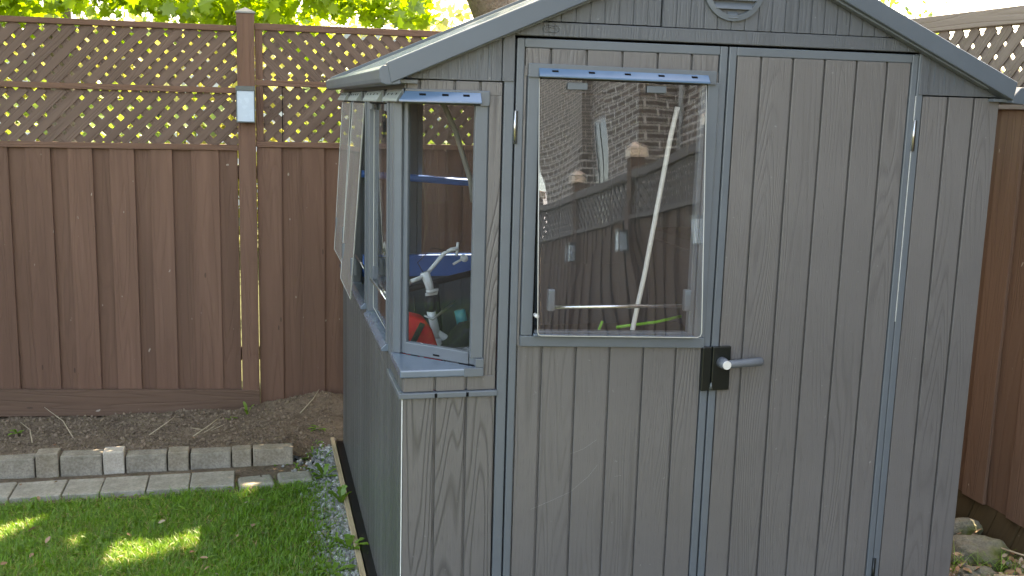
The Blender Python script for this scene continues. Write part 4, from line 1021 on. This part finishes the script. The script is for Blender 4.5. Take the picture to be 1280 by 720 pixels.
# ================================================================== TREES, HEDGES, HOUSES
def maple_leaf_shape():
    pts = [(0, -.55), (.10, -.30), (.42, -.38), (.36, -.12), (.62, .08), (.34, .16), (.30, .42), (.12, .34), (0, .72)]
    L_ = pts+[(-x, y) for x, y in reversed(pts[1:-1])]
    return np.array([(x, y, .10*abs(x)-.06*y*y) for x, y in L_]+[(0, 0, 0)])
ML = maple_leaf_shape(); NL = len(ML)-1
def leaves(P, size, name, mat, parent, up_bias=.6, simple=False):
    n = len(P)
    nrm = RNG.normal(size=(n, 3)); nrm[:, 2] = np.abs(nrm[:, 2])+up_bias
    A = rot_to(nrm, RNG.random(n)*6.28)
    if simple:
        V0 = np.array([(0, -.5, 0), (.36, -.05, .06), (.2, .35, .04), (0, .6, 0), (-.2, .35, .04), (-.36, -.05, .06)])
        T = np.array([(0, 1, 2), (0, 2, 3), (0, 3, 4), (0, 4, 5)])
    else:
        V0 = ML; T = np.array([(NL, i, (i+1) % NL) for i in range(NL)])
    V = np.einsum('nij,nvj->nvi', A, V0[None]*size[:, None, None])+P[:, None]
    F = T[None]+(np.arange(n)*len(V0))[:, None, None]
    return raw_mesh(name, V.reshape(-1, 3), F.reshape(-1, 3), mat, parent)
def clumps(centres, per, rad, flat=.6):
    C_ = np.repeat(np.array(centres, float), per, axis=0); n = len(C_)
    d = RNG.normal(size=(n, 3))*rad; d[:, 2] *= flat
    return C_+d
def unproject_ground(P):   # where the sun ray through P meets the lawn
    s = np.array(SUN); t = (P[:, 2]-(GZ+.03))/s[2]; return P[:, :2]-t[:, None]*s[:2]/1.0
def punch(P):  # shapes gaps in the crowns so sun reaches the LIT ellipses
    g = unproject_ground(P); k = np.ones(len(P), bool)
    for (cx, cy), ax, ay in LIT:
        dx, dy = (g[:, 0]-cx), (g[:, 1]-cy); ca, sa = math.cos(.5), math.sin(.5)
        u, v = dx*ca+dy*sa, -dx*sa+dy*ca
        k &= ((u/(ax+.075))**2+(v/(ay+.07))**2) > 1
    return P[k]
def branch(b, p, q, r0, r1, sag=.0, k=8, n=6):
    p, q = Vector(p), Vector(q); P = []; rr = []
    for i in range(n+1):
        t = i/n; P.append(p.lerp(q, t)+Vector((random.uniform(-.04, .04), random.uniform(-.04, .04), -sag*t*t+random.uniform(-.02, .02)))*(1 if 0 < i < n else 0)+Vector((0, 0, -sag*t*t if i == n else 0))); rr.append(r0+(r1-r0)*t)
    b.tube(P, rr, k); return P
# the near maple leaning behind the fence (its crown shades the lawn and hangs into the picture)
t2 = empty('maple_tree', (1.9, 4.8, GZ), 'maple with a thick leaning trunk and bright leaves, rising behind the shed roof', 'tree', 'maple trees beyond the back fence')
b = MB(); b.tube([(1.95, 4.85, GZ-.1), (1.80, 4.80, .8), (1.60, 4.75, 1.8), (1.38, 4.72, 2.5), (1.05, 4.65, 3.2), (.6, 4.5, 4.0), (.2, 4.4, 4.8)], [.34, .28, .24, .20, .18, .15, .11], 18); 
b.tube([(1.42, 4.74, 2.4), (1.75, 5.0, 3.1), (2.1, 5.3, 4.2)], [.18, .14, .10], 14)
b.build('trunk', 'bark', t2, smooth=True)
b = MB()
for q in ((-1.6, 3.6, 5.2), (-.9, 2.6, 5.0), (-.2, 5.6, 5.4), (-1.8, 5.0, 5.0), (.6, 3.0, 5.2)): branch(b, (.3, 4.42, 4.6), q, .08, .015)
lowb = [((.75, 4.55, 3.7), (-.35, 5.0, 2.75)), ((.75, 4.6, 3.7), (-1.3, 5.6, 2.70)), ((-.2, 4.6, 4.4), (-.25, 5.4, 2.66)), ((.5, 4.8, 4.1), (.85, 5.5, 2.75)), ((-.8, 5.0, 4.6), (-1.05, 5.2, 2.8))]
for p, q in lowb: branch(b, p, q, .035, .008, .05)
b.build('branch', 'bark', t2, smooth=True)
cc = []
for i in range(260):
    while True:
        p = RNG.uniform([-3.0, 1.6, 3.9], [1.7, 6.4, 6.6]); u_ = (p-np.array([-.3, 3.9, 5.1]))/np.array([2.3, 2.5, 1.3])
        if (u_**2).sum() < 1 and p[0]-.32*(p[2]-5) < (1.2 if p[1] > 2.9 else .3) and p[1]-.565*(p[2]-5) < 4.75: break
    cc.append(p)
P = punch(clumps(cc, 52, .24)); leaves(P, .10+.05*RNG.random(len(P)), 'crown', 'maple', t2)
# low hanging sprays along the top of the fence
cc = []
for i in range(195):
    x = RNG.uniform(-2.7, .78); yv = RNG.uniform(4.2, 5.6)
    zc = 2.36+.075*(yv-4.2)+.42*RNG.random()**1.2+.05*math.sin(x*4.3+1)+.03*(x+2.7)
    if -1.95 < x*5.4/yv < -1.55 and RNG.random() < .8: continue
    cc.append((x, yv, zc))
P = clumps(cc, 15, .10); leaves(P, .075+.045*RNG.random(len(P)), 'crown', 'maple', t2, .1)
# far left maple
t1 = empty('maple_tree', (-2.14, 7, GZ), 'maple with an upright grey trunk at the upper left beyond the fence', 'tree', 'maple trees beyond the back fence')
b = MB(); b.tube([(-2.2, 7, GZ-.1), (-2.15, 7, 1), (-2.14, 7, 2.2), (-2.15, 7, 3.4), (-2.3, 7, 5)], [.20, .14, .115, .11, .09], 16); b.build('trunk', 'bark', t1, smooth=True)
b = MB()
for q in ((-3.4, 7.4, 4.6), (-1.2, 7.3, 4.8), (-2.9, 6.2, 3.0), (-1.5, 6.3, 2.95)): branch(b, (-2.15, 7, 3.3), q, .05, .01)
b.build('branch', 'bark', t1, smooth=True)
cc = [(RNG.uniform(-4.2, -2.35) if RNG.random() < .6 else RNG.uniform(-1.95, .2), RNG.uniform(6.2, 7.6), RNG.uniform(2.40, 3.2)) for i in range(120)]+[(RNG.uniform(-4.5, .5), RNG.uniform(6, 8.5), RNG.uniform(3.6, 6)) for i in range(120)]
P = clumps(cc, 24, .17); leaves(P, .08+.04*RNG.random(len(P)), 'crown', 'maple', t1, .2)
shade_tree = empty('maple_tree', (-5.2, 4.2, GZ), 'unseen maple added left of the view to keep the near lawn in shade', 'tree', 'maple trees beyond the back fence')  # unseen tree added to shade the lawn mirrored in the corner pane
b = MB(); b.tube([(-5.2, 4.2, GZ), (-5.0, 4.1, 2), (-4.4, 3.6, 4), (-3.6, 3.0, 5.6)], [.24, .2, .16, .1], 14); branch(b, (-4.4, 3.6, 4), (-2.0, 1.0, 6), .09, .02); branch(b, (-4.2, 3.4, 4.4), (-1.2, 3.2, 6.2), .09, .02); b.build('trunk', 'bark', shade_tree, smooth=True)
cc = []
while len(cc) < 240:
    p = RNG.uniform([-6.5, -2.6, 5.1], [.1, 4.3, 7.4]); u_ = (p-np.array([-3.2, .9, 6.2]))/np.array([3.3, 3.4, 1.15])
    if (u_**2).sum() < 1: cc.append(p)
P = punch(clumps(cc, 38, .30)); leaves(P, .18+.08*RNG.random(len(P)), 'crown', 'maple', shade_tree, .8, True)
# tree right of the ridge, small visible sprig
t3 = empty('maple_tree', (3.6, 9, GZ), 'maple whose lowest twigs show right of the roof ridge', 'tree', 'maple trees beyond the back fence')
b = MB(); b.tube([(4.0, 9, GZ), (3.7, 9, 3), (3.0, 9, 5)], [.15, .12, .07], 12); branch(b, (3.2, 9, 4.6), (3.05, 9.0, 3.1), .03, .006); b.build('trunk', 'bark', t3, smooth=True)
cc = [(3.1+RNG.normal(0, .16), 9+RNG.normal(0, .2), 3.05+.1*abs(RNG.normal())+.1) for i in range(14)]+[(RNG.uniform(2.0, 4.4), RNG.uniform(8, 10), RNG.uniform(3.9, 5.6)) for i in range(70)]
P = clumps(cc, 22, .13); leaves(P, .08+.04*RNG.random(len(P)), 'crown', 'maple', t3, .2)
t4 = empty('ash_tree', (9.5, 13, GZ), 'dark leaved treetop showing over the far end of the right fence', 'tree')
b = MB(); b.tube([(9.5, 13, GZ), (9.5, 13, 3.5)], [.2, .1], 12); b.build('trunk', 'bark', t4, smooth=True)
cc = [(9.2+RNG.normal(0, .9), 13+RNG.normal(0, .6), 3.6+RNG.normal(0, .8)) for i in range(60)]
P = clumps(cc, 40, .25); leaves(P, .10+.05*RNG.random(len(P)), 'crown', 'hedge', t4, .2, True)
# yellow flowering shrub mass + hedges beyond the fence: what shows through the lattice
def hedge(name, x0, x1, yc, z1, mat, label, nC, per=40, dens=.30, depth=.6):
    h = empty(name, ((x0+x1)/2, yc, GZ), label, 'shrub', 'shrubs in the neighbouring garden')
    b = MB()
    for i in range(5):
        xx = x0+(x1-x0)*(i+.5)/5; b.tube([(xx, yc, GZ), (xx+.1, yc, z1*.7)], [.05, .02], 8)
    b.build('stems', 'bark', h)
    cc = [(RNG.uniform(x0, x1), yc+RNG.uniform(-depth, depth), z1*RNG.random()**.7) for i in range(nC)]
    P = clumps(cc, per, dens); leaves(P, .10+.06*RNG.random(len(P)), 'foliage', mat, h, .2, True); return h
hedge('forsythia_shrub', -4.2, -.2, 10.5, 2.7, 'yellow', 'bright yellow flowering shrub glimpsed over the left fence', 120)
hedge('shrub', -5.5, -1.2, 8.8, 1.9, 'hedge', 'pale green shrub showing through the left lattice', 70)
hedge('shrub', .2, 3.2, 9.2, 2.1, 'hedge', 'green shrub showing through the lattice beside the shed', 80)
hedge('forsythia_shrub', .3, 2.4, 11.5, 3.05, 'yellow', 'pale yellow shrub between the leaning trunk and the roof edge', 70)
hedge('shrub', 4.2, 7.5, 5.5, 2.1, 'hedge', 'green shrub behind the right fence lattice', 60)
# pale neighbour house beyond
def house(name, x0, x1, y0, y1, zw, label, wall='stucco', rise=1.6, eave='eave_paint'):
    h = empty(name, ((x0+x1)/2, (y0+y1)/2, GZ), label, 'house')
    MB().box(x0, x1, y0, y1, GZ, zw).build('wall', wall, h)
    b = MB(); b.prism([(x0-.4, y0-.4, zw), (x0-.4, y1+.4, zw), (x0-.4, (y0+y1)/2, zw+rise)], (x1-x0+.8, 0, 0)); b.build('roof', 'eave_paint', h)
    MB().box(x0-.42, x1+.42, y0-.52, y0-.40, zw-.12, zw+.04).build('gutter', eave, h, .01)
    return h
hs = house('bungalow', -7, 3.0, 15, 22, 2.95, 'low pale house with a grey eave beyond the back fence')
for xx in (-5, -2.2, .8):
    wf = MB().box(xx-.6, xx+.6, 14.96, 15.01, 1.3, 2.5).build('window', 'white', hs); MB().box(xx-.52, xx+.52, 14.94, 14.959, 1.38, 2.42).build('pane', 'house_glass', wf)
house('bungalow', 6.2, 8.4, 17, 22, 3.35, 'beige roofed house far behind the right fence', 'stucco', .12)
# brick house on the right, seen mirrored in the door window
bh = empty('brick_house', (8.0, -7, GZ), 'tall brown brick house behind the right fence, mirrored in the door window', 'house')
def brickwall(P, name='wall'):
    b = MB()
    for (x0, x1, y0, y1, z0, z1) in P:
        n0 = len(b.v); b.v += [(x0, y0, z0), (x1, y0, z0), (x1, y1, z0), (x0, y1, z0), (x0, y0, z1), (x1, y0, z1), (x1, y1, z1), (x0, y1, z1)]
        for (i, j) in ((0, 1), (1, 2), (2, 3), (3, 0)):
            a, c = Vector(b.v[n0+i]), Vector(b.v[n0+j]); l = (c-a).length; o_ = a.y+a.x
            b.f.append((n0+i, n0+j, n0+j+4, n0+i+4)); b.uv += [(o_, z0), (o_+l, z0), (o_+l, z1), (o_, z1)]
        b.f.append((n0+4, n0+5, n0+6, n0+7)); b.uv += [(0, 0)]*4
    return b.build(name, 'brick', bh)
HX = 4.3
brickwall([(HX, 12, -13.5, -.8, GZ, 8.2), (HX-.45, HX-.002, -9.3, -8.2, GZ, 8.6), (HX-.22, HX-.002, -13.4, -11.2, GZ, 8.1)])
MB().prism([(HX-.5, -14.3, 8.2), (HX-.5, -.3, 8.2), (8, -.3, 10.6), (8, -14.3, 10.6)], (0, 0, .15)).build('roof', 'eave_paint', bh)
for (yy, z0, z1, hw) in ((-2.6, 2.9, 4.6, .40), (-5.6, 2.5, 3.6, .22), (-10.6, 2.2, 3.7, .30), (-5.0, .6, 2.0, .4)):
    wf = MB().box(HX-.06, HX-.001, yy-hw, yy+hw, z0, z1).build('window', 'white', bh, .01)
    MB().box(HX-.072, HX-.061, yy-hw+.07, yy-.02, z0+.07, z1-.07).box(HX-.072, HX-.061, yy+.02, yy+hw-.07, z0+.07, z1-.07).build('pane', 'house_glass', wf)
b = MB(); b.tube([(HX-.06, -7.9, 8.1), (HX-.06, -7.9, .1)], .03, 10); b.build('downpipe', 'white', bh, smooth=True)
# low brick house far down the street (the sunlit sliver in the mirror)
fh = house('brick_bungalow', 3.5, 11, -42, -34, 3.5, 'sunlit orange house far down the row, mirrored at the left of the door window', 'copper', 2.2)
# left boundary fence + yard trees behind the camera, for the mirrors and the side views
lf = empty('board_fence', (-6.2, -3, 0), 'brown board fence closing the far left side of the yard', 'fence')
b = MB(); y = 3.1
while y > -15: b.box(-6.21+(.02 if random.random() < .5 else 0), -6.19+.02, y-.145, y-.003, 0, 1.9); y -= .15
b.build('board_panel', 'fence', lf); MB().box(-6.25, -6.16, -15, 3.1, 1.9, 1.95, grain=1).build('rail', 'fence', lf)
hb2 = empty('shrub', (3.6, -4.2, GZ), 'bright green bush behind the right fence, mirrored beside the white pole', 'shrub', 'shrubs in the neighbouring garden')
b = MB(); b.tube([(3.7, -3.9, GZ), (3.7, -3.9, 2)], [.05, .03], 8); b.build('stems', 'bark', hb2)
P = clumps([(3.7+RNG.normal(0, .2), -3.9+RNG.normal(0, .3), 2.3+RNG.normal(0, .3)) for i in range(30)], 40, .16); leaves(P, .07+.03*RNG.random(len(P)), 'foliage', 'maple', hb2, .2, True)
